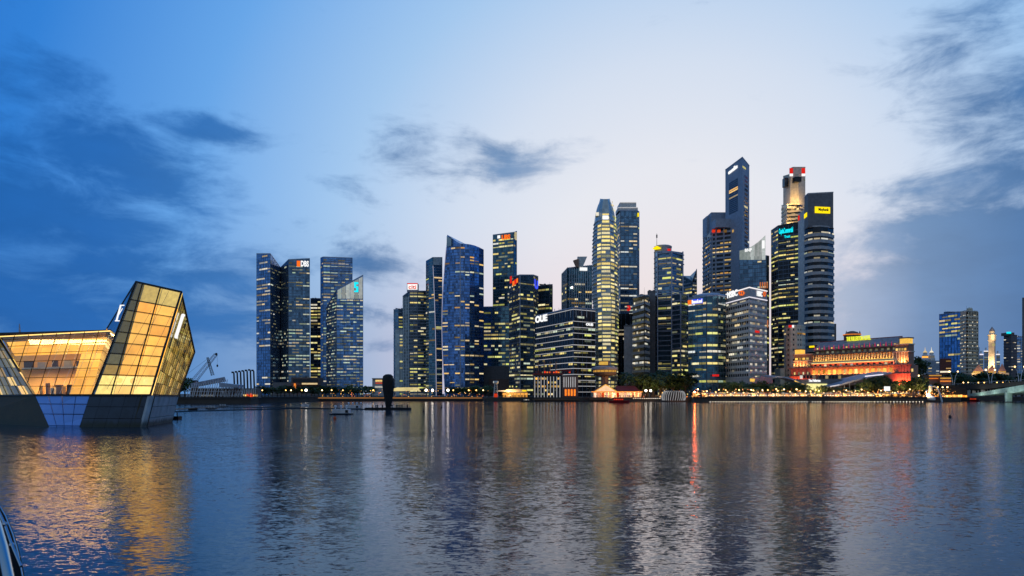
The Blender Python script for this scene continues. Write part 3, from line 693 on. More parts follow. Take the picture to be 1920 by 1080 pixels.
wall_sign('RAFFLES', tQ, rQ, 1, 1334, 1346, 702, 706, 'sign_red', bold=.05, out=2.0); wall_sign('CAPITAL', tQ, rQ, 0, 1297, 1315, 703, 707, 'win_pale', bold=.03, out=2.0)
rH = [(1363, 668), (1405, 626), (1436.5, 648)]
tH = tower('pale concrete bank block with white lit sign band round its top', rH, [549.6, 540, 546.5], [Yw(.5, bay=3.6, run=1.2, tint='win_pale', h=.42, proud=.62), Yw(.72, bay=3.0, run=.2, tint='win_pale', h=.42, even=1, proud=.62)], 'glass_black', fh=5.05, band=(.5, .6), band_mat='concrete_pale', band_own=True,
           pier_mat=MATS['concrete_grey'], roof=False, depth=30)
ringH = [Vector((PX(a, b), b)) for a, b in rH]
zt = PZ(540, 626)
strip(ringH, -.3, .9, zt-9.2, zt+.3).build('sign_band', 'concrete_grey', tH)
strip(ringH, .9, 1.3, zt-.2, zt+.7).build('edge_light', 'led_white', tH); strip(ringH, .9, 1.3, zt-8.3, zt-7.6).build('edge_light', 'led_white', tH)
for j, n_ in ((0, 10), (1, 15)):
    for i in range(n_+1):
        p = ringH[j].lerp(ringH[j+1], i/n_); u = (ringH[j+1]-ringH[j]).normalized(); q = p+Vector((u.y, -u.x))*.75
        e = MB(); e.cbox((q.x, q.y, LZ+18), u, .45, .5, zt-9.3-LZ-18); e.build('pier', 'concrete_pale', tH)
wall_sign('HSBC', tH, rH, 0, 1366, 1385, 545, 557, 'sign_white', bold=.02, out=1.2); wall_sign('HSBC', tH, rH, 1, 1417, 1427, 546, 556, 'sign_white', bold=.02, out=1.2)
def hexlogo(root, ring, j, pxa, pxb, pya, pyb, out):
    ya, yb = plane_y(ring, j, pxa), plane_y(ring, j, pxb); a = at(pxa, (pya+pyb)/2, ya); b = at(pxb, (pya+pyb)/2, yb); u = (b-a); n = Vector((u.y, -u.x, 0)).normalized()*out
    h = Vector((0, 0, (pyb-pya)/FOC*ya/2)); c = (a+b)/2; e = MB()
    for tri in ((a, c+h*.0, a.lerp(c, .5)+h), ):
        pass
    q = [a+n, a.lerp(b, .25)-h+n, a.lerp(b, .25)+h+n]; e.add([q[0], q[1], q[2]], [(0, 1, 2)])
    q = [b+n, a.lerp(b, .75)+h+n, a.lerp(b, .75)-h+n]; e.add(q, [(0, 1, 2)])
    q = [c+n, a.lerp(b, .75)+h+n, a.lerp(b, .25)+h+n]; e.add(q, [(0, 1, 2)])
    q = [c+n, a.lerp(b, .25)-h+n, a.lerp(b, .75)-h+n]; e.add(q, [(0, 1, 2)])
    e.build('hexagon_logo', 'sign_orange', root)
hexlogo(tH, rH, 0, 1386.5, 1399, 545, 554, 1.3); hexlogo(tH, rH, 1, 1428, 1434, 547, 556, 1.3)
wall_sign('HSBC', tH, rH, 1, 1414, 1422, 620, 624, 'sign_red', bold=.03, out=1.1)
pod = strip([ringH[0]+Vector((-3, -6)), ringH[1]+Vector((0, -7)), ringH[2]+Vector((4, -5))], -14, 0, LZ, LZ+17).build('podium', 'concrete_grey', tH)
pl = strip([ringH[1]+Vector((-2, -6)), ringH[1]+Vector((2, -5.6))], 1.2, 1.8, LZ+13, LZ+15.5).build('podium_light', 'glow_gold', tH)
# ---- stepped granite tower and slab behind
rQ2 = [(1318, 965), (1334, 925), (1391, 905)]
tR = tower('stepped blue grey concrete tower with a thin slanting slab rising above it', rQ2, [452, 430, 424], [Yw(.3, bay=3.5, run=1, tint='win_warm', h=.4), Yw(.5, bay=3.5, run=2.4, tint='win_warm', h=.4, range=(0, .9))], 'glass_black', fh=5.4, band=(.42, .8), band_mat='concrete_blue', band_own=True,
           pier_mat=MATS['concrete_blue'], roof='concrete_blue')
for j, cols in ((0, (1319, 1323.5, 1328, 1333)), (1, (1335, 1342, 1357, 1373, 1390))):
    for px in cols:
        y = plane_y(rQ2, j, px); e = MB(); e.cbox((PX(px, y), y-1.1, LZ), (1, 0), 1.7, 1.2, PZ(428 if j else 445, y)-LZ); e.build('pier', 'concrete_blue', tR)
for (a, b, t0, t1, Y) in ((1325, 1336, 405, 442, 950), (1333.5, 1362, 398, 430, 940), (1342, 1391, 410, 426, 912)):
    box_part(tR, 'setback_block', a, b, t0, t1, Y, 20, 'concrete_blue')
for px in (1336, 1346, 1358, 1374): box_part(tR, 'terrace_light', px, px+5, 430.5, 435, 905 if px > 1340 else 918, 3, 'glow_red' if px < 1350 else 'win_warm')
rR2 = [(1360, 925), (1392, 885), (1405, 905)]
tower(None, rR2, [319, 295, 311], [None, Yw(.05, bay=4)], 'concrete_blue', fh=5.2, root=tR, core='slab_wall', depth=16, roof='concrete_blue')
for i in range(17):
    wall_panel(tR, rR2, 0, 1367, 1383.5, 339+i*3.6, 341.2+i*3.6, 'win_warm' if i in (4, 5, 8) else 'glass_black', 'slab_window', .1, .4)
for i in range(26):
    wall_panel(tR, rR2, 1, 1396, 1402, 330+i*8, 335+i*8, 'glass_black', 'slab_window', .1, .4)
ya, yb = plane_y(rR2, 0, 1366), plane_y(rR2, 0, 1383)
sign_text('oneraffles', tR, at(1366, 328, ya)+Vector((-.4, -.6, 0)), at(1383, 315, yb)+Vector((-.4, -.6, 0)), 5, 'sign_white', bold=.05)
rS = [(1386, 815), (1437, 800), (1442, 806)]
tT = tower('dark glass tower with slanting lit glass crown beside the stepped tower', rS, [486, 480, 481], [Yw(.35, bay=3, run=2.2, tint='win_warm', h=.4), Yw(.5, bay=2.5, h=.4)], 'glass_deep', fh=4.7, band=(.13, .2), band_mat='spandrel')
for i in range(7):
    a, b = 1386.5+i*7, 1386.5+i*7+6.6; f = lambda q: 470-6*((q-1386)/50)-24*((q-1386)/50)**2
    ya, yb = plane_y(rS, 0, a), plane_y(rS, 0, b); e = MB(); e.slab([at(a, 487, ya-.4), at(b, 487, yb-.4), at(b, f(b), yb-.4), at(a, f(a), ya-.4)], .3); e.build('crown_pane', 'crown_lit', tT)
wall_sign('BNP', tT, rS, 0, 1397, 1410, 466, 472, 'sign_white', bold=.03, out=.8); wall_panel(tT, rS, 0, 1429, 1434, 451, 466, 'sign_white', 'crown_sign', .8, .2)
for (a, b, c_, d_) in ((1424, 1441, 529, 540), (1430, 1441, 600, 614)):
    for q in range(4): px = a+(b-a)*(q+.5)/4; box_part(tT, 'lit_column', px-.8, px+.8, c_, d_, 795, 1.5, 'column_glow')
rT = [(1446, 802), (1459, 783), (1498, 768)]
tU = tower('black glass tower with yellow lit floors and cyan lettering at its top', rT, [433, 424, 417], [Yw(.45, bay=2.8, run=1.5, h=.38), Yw(.6, bay=2.8, run=2.4, h=.38, range=(0, .93))], 'glass_black', fh=4.5, band=(.14, .2), band_mat='spandrel', roof='metal_dark')
wall_sign('CapitaCommercial', tU, rT, 1, 1461, 1487, 427, 440, 'sign_cyan', bold=.025, out=.6); wall_sign('Trust', tU, rT, 1, 1471, 1482, 441, 446, 'sign_cyan', bold=.02, out=.6)
# ---- stepped stone tower with lit setbacks
r1 = [(1465.5, 985), (1476, 955), (1498, 950), (1511, 965)]
tV = tower('pale stone skyscraper of stepped tiers lit gold from below with red corner signs', r1, [386, 383, 383, 385], [Yw(.5, bay=2.6, run=.6, tint='win_dim', h=.35), Yw(.6, bay=2.6, run=.6, tint='win_warm', h=.35), Yw(.5, bay=2.6, run=.6, tint='win_warm', h=.35)], 'glass_black', fh=5,
           band=(.5, .5), band_mat='stone_cream', roof='stone_cream', pier_mat=MATS['stone_cream'])
r2 = [(1468.5, 980), (1482, 958), (1497, 952), (1510, 962)]
tower(None, r2, [331, 327, 327, 330], [None, Yw(.4, bay=3, run=.5, tint='win_dim', h=.3, range=(.6, .9)), Yw(.3, bay=3, tint='win_dim', h=.3, range=(.6, .9))], 'stone_cream', fh=5.5, z0=PZ(383, 950)-1, root=tV, core='middle_tier', roof='stone_cream')
r3 = [(1480, 975), (1487, 960), (1510, 962)]
tower(None, r3, [317, 314, 314], [None, None], 'stone_cream', fh=6, z0=PZ(330, 950), root=tV, core='top_tier', roof='stone_cream')
for (a, b) in ((1481, 1487), (1503.5, 1510)): box_part(tV, 'red_sign', a, b, 315, 325, 949, 1, 'sign_red'); box_part(tV, 'sign_base_light', a, b, 325.5, 330, 949, 1, 'sign_white')
box_part(tV, 'dark_recess', 1471, 1478, 333, 349, 962, 8, 'glass_black'); box_part(tV, 'dark_recess', 1490, 1503, 331, 340, 948, 8, 'glass_black')
for (px, py, Y) in ((1476, 381, 955), (1486, 381, 945), (1497, 381, 942), (1507, 381, 948), (1484, 424, 942), (1474, 424, 955)):
    L = bpy.data.lights.new('setback_lamp', 'AREA'); L.shape = 'DISK'; L.size = 3; L.energy = 2600; L.color = (1, .6, .2)
    lo = bpy.data.objects.new('setback_lamp', L); C.objects.link(lo); lo.parent = tV; lo.location = at(px, py, Y-6)-Vector(tV['base']); lo.rotation_euler = Vector((0, 1, .8)).to_track_quat('-Z', 'Y').to_euler()
# ---- tower with bowed banded front
rUa = [(1496.5, 728), (1509.5, 712)]
def bow(z):
    Y = 700; out = []
    for f, dy in ((0, 6), (.12, -1), (.3, -6), (.55, -8), (.8, -5), (1, 3)): out.append(Vector((PX(1508.5+f*54.5, Y+dy), Y+dy)))
    return out
rUb = [(v.x/v.y*FOC+CX, v.y) for v in bow(0)]
tW = tower('banded grey tower with bowed front and yellow sign near its flat top', rUb, 424, [Yw(.35, bay=2.6, run=1.4, tint='win_pale', h=.4)]*5, 'glass_black', fh=6.1, band=(.5, .8), band_mat='concrete_grey', band_own=True, roof='concrete_grey')
tower(None, rUa, [404, 394], [None], 'concrete_pale', fh=8, root=tW, core='white_slab', roof='concrete_pale', depth=26)
rUc = [(1508, 706), (1515, 694), (1562.5, 698)]
tower(None, rUc, [370, 363.5, 361], [None, None], 'concrete_dark', fh=8, z0=PZ(424, 694)-1, root=tW, core='top_block', roof='concrete_grey', depth=24)
wall_panel(tW, rUc, 1, 1527.5, 1556, 388, 400, 'sign_yellow', 'sign_board', .5, .3); wall_sign('Maybank', tW, rUc, 1, 1534, 1553, 390.5, 397.5, 'metal_dark', bold=.01, out=.8); wall_panel(tW, rUc, 0, 1508.5, 1513.5, 400, 408, 'sign_yellow', 'sign_board', .5, .3)
box_part(tW, 'side_wing', 1561, 1568, 607, 741, 712, 18, 'concrete_dark'); wall_panel(tW, rUa, 0, 1497, 1499.5, 404, 413, 'sign_red', 'logo_panel', .5, .3)
# ---- cream rounded building
def cream(z):
    Y = 665; out = []
    for f, dy in ((0, 9), (.1, 3), (.3, -1), (.6, -2), (.85, 1), (1, 8)): out.append(Vector((PX(1470+f*40, Y+dy), Y+dy)))
    return out
rCr = [(v.x/v.y*FOC+CX, v.y) for v in cream(0)]
tX = tower('cream stone building with rounded front and small square windows', rCr, 611, [Yw(.25, bay=3.2, run=.2, tint='win_warm', h=.35)]*5, 'stone_cream', fh=4.6, name='stone_building', cat='building', roof='stone_cream', depth=20)
dk = MB()
zc = LZ+5
while zc < PZ(614, 665):
    P = cream(0)
    for j in range(5):
        a, b = P[j], P[j+1]; L = (b-a).length; u = (b-a)/L; nb = max(1, int(L/3.2))
        for i in range(nb):
            c = a+u*((i+.5)*L/nb)+Vector((u.y, -u.x))*.08; dk.cbox((c.x, c.y, zc), u, 1.2, .1, 1.8)
    zc += 4.6
dk.build('small_windows', 'glass_black', tX, kind='stuff'); box_part(tX, 'wing_wall', 1463, 1472, 690, 741, 668, 14, 'stone_cream'); box_part(tX, 'roof_sign', 1479, 1485, 609.5, 614, 661, .6, 'sign_red'); box_part(tX, 'roof_sign', 1485, 1489, 609.5, 614, 661, .6, 'sign_white')
# ------------------------------------------------------------------ crystal pavilion standing in the water
def clear_glass():
    m = bpy.data.materials.new('clear_glass'); m.use_nodes = True; t = NT(m.node_tree); m.node_tree.nodes.clear()
    a = t.new('ShaderNodeBsdfTransparent'); a.inputs[0].default_value = (.93, .95, .93, 1)
    b = t.new('ShaderNodeBsdfGlossy'); b.inputs[0].default_value = (.9, .95, 1, 1); b.inputs['Roughness'].default_value = .03
    lw = t.new('ShaderNodeLayerWeight'); lw.inputs[0].default_value = .5
    mx = t.new('ShaderNodeMixShader'); t.put(mx.inputs[0], t.math('ADD', .06, t.math('MULTIPLY', t.math('POWER', lw.outputs['Facing'], 4.0), .7))); t.put(mx.inputs[1], a.outputs[0]); t.put(mx.inputs[2], b.outputs[0])
    t.put(t.new('ShaderNodeOutputMaterial').inputs[0], mx.outputs[0]); MATS['clear_glass'] = m
clear_glass()
def ray_plane(px, py, a, b, c):
    o = Vector((0, 0, EYE)); d = Vector(((px-CX)/FOC, 1, (HY-py)/FOC)); n = (b-a).cross(c-a); return o+d*((a-o).dot(n)/d.dot(n))
emit('blind_tan', [(255, 176, 66), (250, 166, 58), (255, 184, 76)], 1.3, 1.7, .3, .5, True)
emit('blind_gold', [(196, 156, 66), (168, 128, 46), (222, 190, 104), (140, 104, 36)], .8, 2.2, 1.2, .5, True)
emit('blind_bright', [(255, 212, 124), (255, 196, 100)], 1.3, 1.9, .5, .3, True)
emit('blind_brown', [(150, 84, 40), (128, 72, 36), (190, 112, 50)], .5, 1.1, .8, .8, True)
emit('blind_olive', [(112, 100, 58), (84, 74, 36), (160, 140, 76)], .4, 1.1, 1.2, .5, True)
mat('hull_dark', (50, 60, 72), .45, .2); mat('hull_grey', (158, 168, 176), .5, .2); mat('hull_olive', (50, 44, 22), .5, .1); glass('hull_sky_tint', (104, 150, 222), metal=.2, rough=.25, vary=.1)  # middle hull panels carry the sky's blue reflection in their base colour
for hn in ('hull_dark', 'hull_grey', 'hull_olive'):                     # tide mark and streaks low on the hull
    hm = MATS[hn]; t = NT(hm.node_tree); pb = hm.node_tree.nodes['Principled BSDF']; old = pb.inputs['Base Color'].links[0].from_socket
    gp = t.new('ShaderNodeNewGeometry').outputs['Position']; sx_ = t.new('ShaderNodeSeparateXYZ'); t.put(sx_.inputs[0], gp)
    nz_ = t.noise(t.vmath('MULTIPLY', gp, (1, 1, .15)), 1.3, 6, .6); f_ = t.math('SUBTRACT', 1.0, t.sstep(t.math('ADD', sx_.outputs[2], t.math('MULTIPLY', nz_, -1.6)), -.5, .6))
    t.put(pb.inputs['Base Color'], t.mix(t.math('MULTIPLY', f_, .85), old, lin(34, 40, 24))); pb.inputs['Roughness'].default_value = .6
C0 = at(282, 740, 131); D0 = at(173, 740, 134.5); F0 = at(335, 741.5, 157); B0 = at(340, 547, 136)
A0 = ray_plane(255, 528, D0, C0, B0); E0 = ray_plane(365, 660, C0, F0, B0)
G0 = at(200, 617, 152); K0 = at(300, 590, 178); Gb = at(192, 740, 156); Kb = at(300, 741, 180)
pav = thing('glass_pavilion', 'faceted glass pavilion glowing gold on a dark hull in the water', 'pavilion', (PX(190, 140), 140, 0))
def bil(q, u, v): return q[0].lerp(q[1], u).lerp(q[3].lerp(q[2], u), v)
def inward(q):
    n = (q[1]-q[0]).cross(q[3]-q[0]).normalized()
    return n if n.dot(Vector((q[0].x, q[0].y, 0))) > 0 else -n
def glazed(quad, ub_, ut_, vs, chooser, bar=.09, deep=.7, sub='blind', uc=None, frame='metal_dark'):
    """glazed wall: each pane, each blind behind it and each frame bar is a piece of its own; uc cuts the wall along a slanting edge"""
    nin = inward(quad); nu, nv = len(ub_), len(vs)
    U = lambda i, v: ub_[i]+(ut_[i]-ub_[i])*v
    inside = lambda p: uc is None or p[0]-uc*(1-p[1]) >= -1e-6
    def clip(poly):
        if uc is None: return poly
        out = []
        for k in range(len(poly)):
            a, b = poly[k], poly[(k+1) % len(poly)]; da, db = a[0]-uc*(1-a[1]), b[0]-uc*(1-b[1])
            if da >= 0: out.append(a)
            if da*db < 0: t = da/(da-db); out.append((a[0]+(b[0]-a[0])*t, a[1]+(b[1]-a[1])*t))
        return out
    for i in range(nu-1):
        for j in range(nv-1):
            uv = clip([(U(i, vs[j]), vs[j]), (U(i+1, vs[j]), vs[j]), (U(i+1, vs[j+1]), vs[j+1]), (U(i, vs[j+1]), vs[j+1])])
            if len(uv) < 3: continue
            q = [bil(quad, u, v) for u, v in uv]
            m = MB(); m.slab(q, .03); pane = m.build('pane', 'clear_glass', pav)
            mt = chooser(i, j)
            if mt:
                c = sum(q, Vector())/len(q); dp = deep; qq = [c+(p-c)*.97+nin*dp for p in q]; m = MB(); m.slab(qq, .04); m.build(sub, mt, pane)
    for i in range(nu):
        v0 = 0 if uc is None or ub_[i] >= uc else 1-ub_[i]/uc
        if v0 > .98: continue
        m = MB(); m.bar(bil(quad, U(i, v0), v0)-nin*.05, bil(quad, U(i, 1), 1)-nin*.05, bar); m.build('mullion', frame, pav)
    for j in range(nv):
        u0 = ub_[0] if uc is None else max(0, uc*(1-vs[j]))
        m = MB(); m.bar(bil(quad, u0, vs[j])-nin*.05, bil(quad, U(nu-1, vs[j]), vs[j])-nin*.05, bar*.9); m.build('transom', frame, pav)
front = [D0, C0, B0, A0]
vs10 = [0, .083, .174, .265, .36, .455, .55, .65, .745, .84, 1]
def cf(i, j):
    if i == 0: return 'blind_gold' if j < 3 else 'blind_olive'
    if j < 2: return 'blind_bright'
    if j == 9: return 'blind_gold'
    return 'blind_tan'
glazed(front, [0, .33, .66, 1], [0, .15, .55, 1], vs10, cf, .12, .5)
for (u0, v0, u1, v1) in ((.42, .02, .72, .98), (.70, .05, .93, .8), (.2, .05, .5, .78)):
    m = MB(); m.bar(bil(front, u0, v0)+inward(front)*.25, bil(front, u1, v1)+inward(front)*.25, .035); m.build('tie_rod', 'metal_dark', pav)
right = [C0, F0, E0, B0]
nR = 15; vsr = [0, .12, .245, .375, .5, .63, .76, .88, 1]
glazed(right, [i/nR for i in range(nR+1)], [i/nR for i in range(nR+1)], vsr, lambda i, j: 'blind_gold' if (i*3+j) % 5 else ('blind_olive' if j > 3 else 'blind_bright'), .035, .2, frame='hull_olive')
for i in range(3):                                                    # bright lamps low in the prow
    p = bil(front, .36+i*.23, .13); m = MB(); m.sphere(p+inward(front)*.5, .55, 8, 6); m.build('lamp', 'blind_bright', pav)
m = MB(); m.slab([D0, A0, G0, Gb], .12); m.build('side_glazing', 'glass_deep', pav)
m = MB(); m.add([A0, B0, E0, K0, G0], [(0, 1, 2), (0, 2, 3), (0, 3, 4)]); m.build('roof', 'hull_dark', pav)
m = MB(); m.add([F0, Kb, K0, E0, Gb, G0], [(0, 1, 2, 3), (1, 4, 5, 2)]); m.build('rear_wall', 'glass_dark', pav)
for a, b, r in ((A0, B0, .22), (B0, E0, .2), (E0, F0, .18), (A0, D0, .2), (B0, C0, .2), (A0, G0, .16)):
    m = MB(); m.bar(a, b, r); m.build('edge_beam', 'metal_dark', pav)
# middle wing
Ml, Mr = at(62, 740, 140), at(176, 740, 140); Mt = at(112, 623, 146)
M00 = ray_plane(-40, 740, Ml, Mr, Mt); Mtl = ray_plane(2, 629, Ml, Mr, Mt); Mtr = ray_plane(212, 618, Ml, Mr, Mt)
Mx = ray_plane(-34, 740, Ml, Mr, Mt)
mid = [Mx, Mr, Mtr, Mtl]
pat = ["......tt", "......tt", "......tt", "......tt", "t.....tt", "tttttttt", "tttttttt", "........"]
def cmid(i, j): return {'.': None, 'b': 'blind_brown', 'w': 'blind_bright', 't': 'blind_tan', 'o': 'blind_bright', 'n': 'blind_brown', 'g': 'blind_gold'}[pat[j][i]]
rowsM = [0, .13, .265, .40, .535, .67, .80, .92, 1]
glazed(mid, [i/8 for i in range(9)], [i/8 for i in range(9)], rowsM, cmid, .07, .9, uc=(62+34)/210)
for k in range(6):
    u0 = .5+k*.09; m = MB(); m.bar(bil(mid, u0, .03)+inward(mid)*.4, bil(mid, u0+.06, .97)+inward(mid)*.4, .03); m.build('tie_rod', 'metal_white', pav)
# lit room behind the middle wall: back wall, floor, mezzanine, displays and lamps
nm_ = inward(mid); hu = (Mr-Ml).normalized(); bk = Vector((nm_.x, nm_.y, 0)).normalized()
mat('plaster_warm', (236, 196, 132), .8, vary=.12); mat('display_dark', (70, 44, 30), .6); mat('display_gold', (236, 176, 30), .5)
zb, zt_m = Ml.z+.05, Mtr.z-.4
vd = Vector((-.6, 1, 0)).normalized(); room = [Ml, Mr, Mtr, Mtl]
m = MB(); m.slab([p+vd*7+hu*e_ for p, e_ in zip(room, (-.4, 1.5, 1.5, -.4))], .15); m.build('back_wall', 'plaster_warm', pav)
def tray(v_, d0_, d1_, th_, name, mt, u0_=.03):
    a_, b_ = bil(room, u0_, v_), bil(room, 1.0, v_); m = MB(); q = [a_+vd*d0_, b_+vd*d0_, b_+vd*d1_, a_+vd*d1_]
    m.add(q+[p-Vector((0, 0, th_)) for p in q], [(0, 1, 2, 3), (7, 6, 5, 4), (0, 4, 5, 1), (1, 5, 6, 2), (2, 6, 7, 3), (3, 7, 4, 0)]); m.build(name, mt, pav)
tray(.005, .4, 6.9, .3, 'room_floor', 'timber'); tray(.45, 3.4, 6.9, .4, 'mezzanine', 'white_paint'); c_ = (Ml+Mr)/2
for k in range(9):
    p = Ml.lerp(Mr, .12+k*.095)+vd*random.uniform(2.2, 5); h_ = random.uniform(1.0, 2.3); m = MB(); m.cbox((p.x, p.y, zb), hu, random.uniform(.5, 1.5), .6, h_); m.build('display_stand', ('display_gold', 'display_dark', 'white_paint', 'display_dark')[k % 4], pav)
for k in range(6):
    p = bil(room, .1+k*.16, .45)+vd*4.4; m = MB(); m.cbox((p.x, p.y, p.z), hu, random.uniform(.8, 1.8), .5, random.uniform(.7, 1.6)); m.build('display_stand', ('display_dark', 'white_paint')[k % 2], pav)
for z_, pw in ((zb+4.4, 1100), (zt_m-.5, 1500)):
    L = bpy.data.lights.new('room_lamp', 'AREA'); L.shape = 'RECTANGLE'; L.size = 18; L.size_y = 1.2; L.energy = pw*1.3; L.color = (1, .56, .2); lo = bpy.data.objects.new('room_lamp', L); C.objects.link(lo); lo.parent = pav
    lo.location = c_+vd*4.5+Vector((0, 0, z_-c_.z))-Vector(pav['base']); lo.rotation_euler = (0, 0, math.atan2(hu.y, hu.x))
m = MB(); m.slab([Mr+Vector((0, 0, 0)), Gb, G0, Mtr], .1); m.build('fold_glazing', 'blind_tan', pav)
q = [Mtl+Vector((-30, 6, .4)), Mtr, G0+Vector((0, 6, 0)), Mtl+Vector((-30, 26, .4))]; m = MB(); m.slab(q, .3); m.build('roof', 'hull_dark', pav)
m = MB(); m.bar(Mtl+Vector((-.5, -.1, -.25)), Mtr+Vector((0, -.1, -.25)), .14); m.build('eave_light', 'blind_bright', pav)
# left wing, running out of the picture
L0 = at(63, 740, 139.6); Lz = at(-90, 742, 168); Lt = at(-6, 628, 152); Ltl = at(-110, 618, 172)
left = [Lz, L0, Lt, Ltl]
glazed(left, [i/14 for i in range(15)], [i/14 for i in range(15)], [0, .14, .28, .43, .58, .72, .86, 1], lambda i, j: 'blind_olive' if (i+j) % 4 else ('blind_gold' if j > 1 else 'blind_bright'), .06, .35)
m = MB(); m.bar(L0, Lt, .2); m.build('edge_beam', 'metal_dark', pav)
# hull
hb = {k: at(px, py, Y) for k, (px, py, Y) in dict(c=(265, 801, 130), d=(147, 801, 131), f=(322, 791, 155), l=(95, 801, 131), z=(-90, 791, 155)).items()}
for v in hb.values(): v.z = -.6
hz_ = -.15
topC, topD, topF = C0+Vector((0, 0, -.1)), at(169, 741, 134), F0+Vector((0, 0, -.1)); topL = at(65, 741, 138.5); topZ = at(-90, 743, 167)
fq = [hb['d'], hb['c'], topC, topD]
for i in range(5):
    for j in range(3):
        m = MB(); m.slab([bil(fq, i/5+.002, j/3+.006), bil(fq, (i+1)/5-.002, j/3+.006), bil(fq, (i+1)/5-.002, (j+1)/3-.006), bil(fq, i/5+.002, (j+1)/3-.006)], .25); m.build('hull_panel', 'hull_dark', pav)
m = MB(); m.slab([p+Vector((0, 1.5, 0)) for p in fq], .3); m.build('hull_backing', 'hull_olive', pav); m = MB(); m.slab([p+Vector((-1.5, .3, 0)) for p in (hb['c'], hb['f'], topF, topC)], .3); m.build('hull_backing', 'hull_olive', pav)
rq = [hb['c'], hb['f'], topF, topC]
for i in range(3):
    for j in range(3):
        m = MB(); m.slab([bil(rq, i/3+.004, j/3+.008), bil(rq, (i+1)/3-.004, j/3+.008), bil(rq, (i+1)/3-.004, (j+1)/3-.008), bil(rq, i/3+.004, (j+1)/3-.008)], .25); m.build('hull_panel', 'hull_grey', pav)
m = MB(); m.bar(hb['c']+Vector((-.1, .45, 0)), topC+Vector((-.1, .45, 0)), .55, 6); m.build('hull_corner', 'hull_grey', pav)
m = MB(); m.slab([hb['z'], hb['l'], topL, topZ], .3); m.build('hull_side', 'hull_olive', pav)
bq = [hb['l'], hb['d'], topD, topL]; vb = [0, .12, .45, .74, 1]
for i in range(4):
    for j in range(4):
        m = MB(); m.slab([bil(bq, i/4+.008, vb[j]+.012), bil(bq, (i+1)/4-.008, vb[j]+.012), bil(bq, (i+1)/4-.008, vb[j+1]-.012), bil(bq, i/4+.008, vb[j+1]-.012)], .2); m.build('hull_panel', 'hull_sky_tint', pav)
m = MB(); c = [p*1.0 for p in bq]; m.slab([p+Vector((0, 2.0, 0)) for p in bq], .3); m.build('hull_backing', 'hull_dark', pav)
for a, b in ((topZ, topL), (topL, topD), (topD, topC), (topC, topF)):
    m = MB(); m.bar(a+Vector((0, -.1, .05)), b+Vector((0, -.1, .05)), .22); m.build('hull_coping', 'metal_dark', pav)
m = MB(); m.add([hb['f'], hb['f']+Vector((-20, 20, 0)), topF+Vector((-22, 24, 0)), topF], [(0, 1, 2, 3)]); m.build('hull_rear', 'hull_dark', pav)
# slanted neon emblems: a long bar with short serifs
def emblem(p_lo, p_hi, w_, side, nrm):
    d = (p_hi-p_lo).normalized(); m = MB(); o = nrm*-.5
    m.bar(p_lo+o, p_hi+o, w_); m.bar(p_lo+o-side*.5, p_lo+o+side*1.2, w_*.8); m.bar(p_hi+o-side*.2, p_hi+o+side*1.3, w_*.8)
    m.bar(p_lo+o+side*.25+d*1.2, p_hi+o+side*1.0-d*.6, w_*.45); m.build('neon_emblem', 'sign_white', pav)
rp = lambda px, py: ray_plane(px, py, C0, F0, B0)
emblem(rp(324.5, 631), rp(338, 589), .3, (F0-C0).normalized()*.9, inward(right))
lp = lambda px, py: ray_plane(px, py, A0, G0, Gb)
emblem(at(221, 602, 139), at(229, 573, 139), .16, Vector((.5, 0, 0)), Vector((0, 1, 0)))
m = MB(); m.bar(at(36, 626, 165), at(36, 607, 165), .12, 4, .05); m.bar(at(38.5, 626, 165), at(37, 607, 165), .12, 4, .05); m.build('roof_mast', 'metal_frame', pav)

# ------------------------------------------------------------------ grand hotel washed in coloured light
rW = [(1482, 640), (1708, 545)]
hW = thing('grand_hotel', 'grand stone hotel washed in red, orange and gold light with grey mansard roof', 'hotel', (PX(1600, 590), 590, LZ))
Wa, Wb = Vector((PX(1482, 640), 640)), Vector((PX(1708, 545), 545)); WL = (Wb-Wa).length; Wu = (Wb-Wa)/WL; Wn = Vector((Wu.y, -Wu.x))
def wpt(px): y = plane_y(rW, 0, px); return Vector((PX(px, y), y))
def wt(px): return (wpt(px)-Wa).length
def wbox(name, t0, t1, z0, z1, out, th, material, root=None):
    c = Wa+Wu*(t0+t1)/2+Wn*out; m = MB(); m.cbox((c.x, c.y, z0), Wu, t1-t0, th, z1-z0); return m.build(name, material, root or hW)
tl, tr = wt(1522), wt(1676)
wbox('wall', 0, WL, LZ, 27.5, 0, 9, 'stone_red'); wbox('wall', tl-4, tr+4, 27.4, 33, -1.5, 8, 'stone_red'); wbox('wall', tl, tr, 32.9, 42.4, -4.5, 8, 'stone_red')
wbox('cornice', -1, WL+1, 27.5, 28.4, 1.2, 3, 'stone_red'); wbox('cornice', tl-3, tr+3, 31.6, 32.9, .2, 4, 'stone_cream'); wbox('cornice', tl, tr, 38.2, 39.2, -1.2, 4, 'stone_red'); wbox('cornice', tl-1, tr+1, 42.2, 43.0, -2.5, 3, 'stone_red')
wbox('ledge', -.5, WL+.5, 20.6, 21.4, .8, 1.6, 'stone_red')
for z0_, z1_, lo_, hi_, n_, mt, o_, wd, nm in ((22.4, 25.8, tl, tr, 15, 'win_amber', .12, 2.6, 'window'), (28.9, 30.4, tl, tr, 15, 'glass_black', -1.4, 2.2, 'window'), (40, 41.4, tl, tr, 15, 'win_dim', -4.3, 2.0, 'window')):
    for i in range(n_):
        t = lo_+(hi_-lo_)*(i+.5)/n_; mm = mt if not (mt == 'glass_black' and i in (2, 5, 7, 13)) else 'win_pale'
        f = wbox(nm, t-wd/2, t+wd/2, z0_, z1_, o_, .15, mm)
        wbox('window_frame', t-wd/2-.3, t+wd/2+.3, z0_-.5, z0_-.05, o_+.35, .5, 'stone_cream', f)
